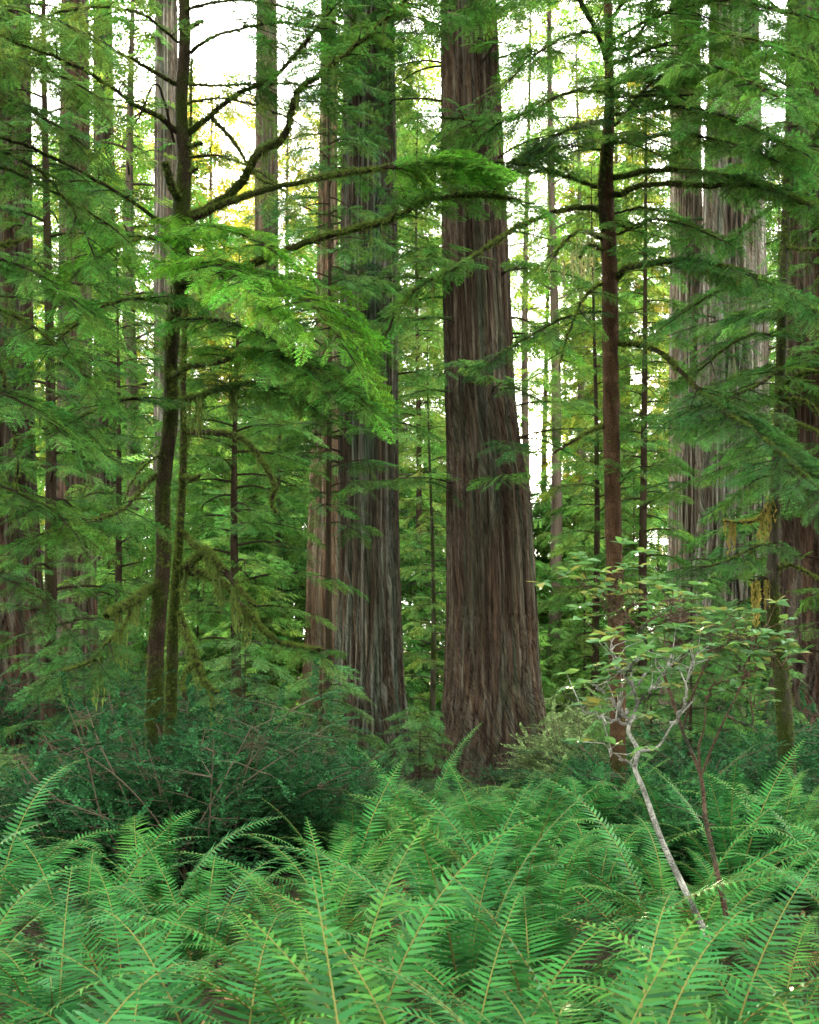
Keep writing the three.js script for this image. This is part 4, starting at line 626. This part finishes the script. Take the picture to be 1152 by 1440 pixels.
function sapling(label, col, stems, twigs, seed, leaves) {
  const r = rng(seed), b = stems[0][0][0], base = P(b[0], b[1], b[2]); base.y = groundY(base.x, base.z);
  const t = thing('sapling', label, 'sapling', base), tips = [];
  const cf = (x, y, z) => { const k = .7 + .7 * (fbm(x * 16, y * 9, z * 16, 2) + .4); const m = clamp(fbm(x * 7, y * 5, z * 7 + seed, 2) * 4 - .6, 0, 1); return mixc([col[0] * k, col[1] * k, col[2] * k], [.07, .075, .05], m); };
  for (const [path, w0, w1] of stems) { const W = path.map((q) => P(q[0], q[1], q[2]).sub(base)); const pts = smoothPts(W, 40), G = new Geo(); tube(G, pts, (u) => lerp(w0, w1, u) * path[0][2] / F / 2, 10, cf, .3); part('stem', G.build(true), M.wood, t); }
  for (const [path, nn] of twigs) { const n = nn + 2; // a zigzag twig with forks whose ends carry leaf whorls
    const W = path.map((q) => P(q[0], q[1], q[2]).sub(base)), pts = smoothPts(W, 18).map((p) => p.add(new V3(rr(-.012, .012, r), rr(-.012, .012, r), rr(-.012, .012, r)))), G = new Geo(); tube(G, pts, (u) => .0075 - .005 * u, 6, cf);
    for (let i = 0; i < n; i++) {
      const u = i === 0 ? 1 : rr(.25, 1, r), p = pts[Math.floor(u * 18)].clone(), dd = new V3(rr(-1, 1, r), rr(.0, .9, r), rr(-1, 1, r)).normalize(), L = i === 0 ? .05 : rr(.08, .24, r), m = p.clone().addScaledVector(dd, L * .5).add(new V3(rr(-.03, .03, r), rr(-.02, .03, r), rr(-.03, .03, r))), e = p.clone().addScaledVector(dd, L); tube(G, [p, m, e], (v) => .0032 - .0018 * v, 4, cf); tips.push([e, dd]);
    }
    part('twig', G.build(true), M.wood, t);
  }
  let made = 0; const rest = [];
  for (let i = tips.length - 1; i > 0; i--) { const j = Math.floor(r() * (i + 1)); [tips[i], tips[j]] = [tips[j], tips[i]]; }
  for (const [e, dd] of tips) {
    if (r() < .08) continue; const n = 4 + Math.floor(r() * 3); let a = r() * TAU;
    for (let i = 0; i < n; i++) {
      a += TAU / n + rr(-.3, .3, r); const d = new V3(Math.cos(a), rr(-.25, .3, r), Math.sin(a)).addScaledVector(dd, .35).normalize(), k = Math.floor(r() * leafTone.length), geo = pick(ovalLeaf, r), mm = basis(e.clone().addScaledVector(d, .004), d, new V3(rr(-.5, .5, r), 1, rr(-.5, .5, r)), rr(.048, .085, r));
      if (made++ < leaves) { const m = part('leaf', geo, leafTone[k], t); mm.decompose(m.position, m.quaternion, m.scale); } else rest.push({ m: mm, c: LEAFCOL[k] });
    }
  }
  copies('leaf', ovalLeaf[1], leafAny, rest, t);
  return t;
}
sapling('leaning pale-barked sapling with oval leaves, spotted with lichen', [.44, .42, .36], [
  [[[998, 1325, 5.2], [960, 1245, 5.25], [930, 1180, 5.3], [905, 1110, 5.35], [893, 1080, 5.4], [897, 1055, 5.4], [884, 1030, 5.45], [886, 1015, 5.5]], 9.5, 5],
  [[[897, 1057, 5.4], [925, 1050, 5.35], [945, 1020, 5.3], [975, 985, 5.25]], 4, 2],
  [[[886, 1015, 5.5], [900, 985, 5.5], [908, 975, 5.5]], 4, 3],
  [[[886, 1018, 5.45], [895, 1000, 5.5], [890, 960, 5.55], [884, 935, 5.6]], 4, 2],
], [
  [[[905, 985, 5.5], [925, 960, 5.4], [945, 930, 5.3]], 7], [[[884, 1012, 5.5], [860, 985, 5.55], [835, 960, 5.6]], 6], [[[884, 1016, 5.5], [850, 1010, 5.5], [810, 990, 5.5], [785, 970, 5.5]], 6], [[[890, 960, 5.5], [870, 940, 5.4], [860, 905, 5.4]], 6], [[[890, 975, 5.5], [915, 940, 5.6], [950, 945, 5.6]], 6], [[[945, 1020, 5.3], [960, 990, 5.2], [970, 950, 5.1], [975, 925, 5.1]], 7], [[[900, 985, 5.5], [880, 950, 5.3], [900, 925, 5.2]], 6], [[[884, 1000, 5.5], [870, 1010, 5.3], [850, 1020, 5.2]], 4], [[[896, 1080, 5.4], [880, 1070, 5.3], [858, 1060, 5.2]], 3],
], 1201, 290);
sapling('leaning brown-stemmed sapling with a wide flat spread of oval leaves', [.15, .095, .065], [
  [[[1022, 1290, 5.7], [1005, 1210, 5.7], [992, 1150, 5.75], [985, 1090, 5.8], [960, 1028, 5.85], [932, 945, 5.9], [900, 890, 5.9], [868, 850, 5.95], [850, 838, 6]], 8, 2.5],
  [[[985, 1090, 5.8], [983, 1050, 5.75], [990, 1025, 5.7], [993, 985, 5.65]], 4, 2],
  [[[986, 1092, 5.8], [1000, 1055, 5.7], [1015, 1020, 5.6], [1030, 990, 5.55], [1050, 950, 5.5]], 4, 2],
  [[[960, 1028, 5.85], [975, 975, 5.7], [990, 940, 5.6], [1010, 910, 5.5]], 4, 2],
], [
  [[[868, 850, 5.95], [845, 835, 5.9], [826, 826, 5.9]], 7], [[[880, 862, 5.95], [900, 848, 5.8], [940, 850, 5.7], [955, 862, 5.6]], 9], [[[890, 875, 5.9], [870, 880, 5.8], [845, 895, 5.7]], 7], [[[905, 895, 5.9], [935, 875, 5.8], [970, 875, 5.7], [985, 890, 5.6]], 10], [[[920, 920, 5.9], [955, 905, 5.8], [990, 895, 5.7]], 10], [[[935, 950, 5.9], [970, 920, 5.8], [1010, 915, 5.7], [1040, 925, 5.6]], 10], [[[1010, 910, 5.5], [1040, 900, 5.45], [1075, 915, 5.4]], 9], [[[1050, 950, 5.5], [1070, 935, 5.5], [1100, 940, 5.5]], 9], [[[1040, 970, 5.5], [1055, 920, 5.5], [1052, 885, 5.5]], 8], [[[900, 890, 5.9], [920, 870, 6.1], [950, 865, 6.2]], 8], [[[1020, 1005, 5.6], [1050, 1020, 5.6], [1058, 1000, 5.6], [1060, 980, 5.6]], 3], [[[993, 985, 5.65], [1005, 965, 5.6], [1020, 960, 5.5]], 7], [[[860, 843, 6], [862, 825, 6], [870, 812, 6]], 5], [[[880, 865, 5.9], [860, 858, 6], [838, 852, 6.1]], 6],
], 1202, 300);

// ------------------------------------------------------------------ litter
{
  const G = new Geo(); G.t(G.v(-.3, 0, 0), G.v(.3, .06, .1), G.v(0, .1, 1)); G.t(G.v(-.3, 0, 0), G.v(0, .1, 1), G.v(-.35, .12, .6));
  const r = rng(606), list = []; for (let i = 0; i < 9000; i++) { const d = 1.5 + 14 * Math.pow(r(), .7), x = (r() * 1.5 - .75) * d, p = new V3(x, groundY(x, -d) + .015, -d), k = .5 + r(); list.push({ m: basis(p, new V3(r() - .5, (r() - .5) * .4, r() - .5), new V3(r() - .5, 1.2, r() - .5), .02 + .04 * r()), c: pick([[.16, .09, .04], [.10, .06, .035], [.20, .13, .06], [.07, .05, .035]], r).map((q) => q * k) }); }
  const o = copies('leaf_litter', G.build(), M.twig, list, scene); tag(o, 'brown fallen leaves and needles scattered over the soil', 'leaf litter');
}
renderer.render(scene, camera);
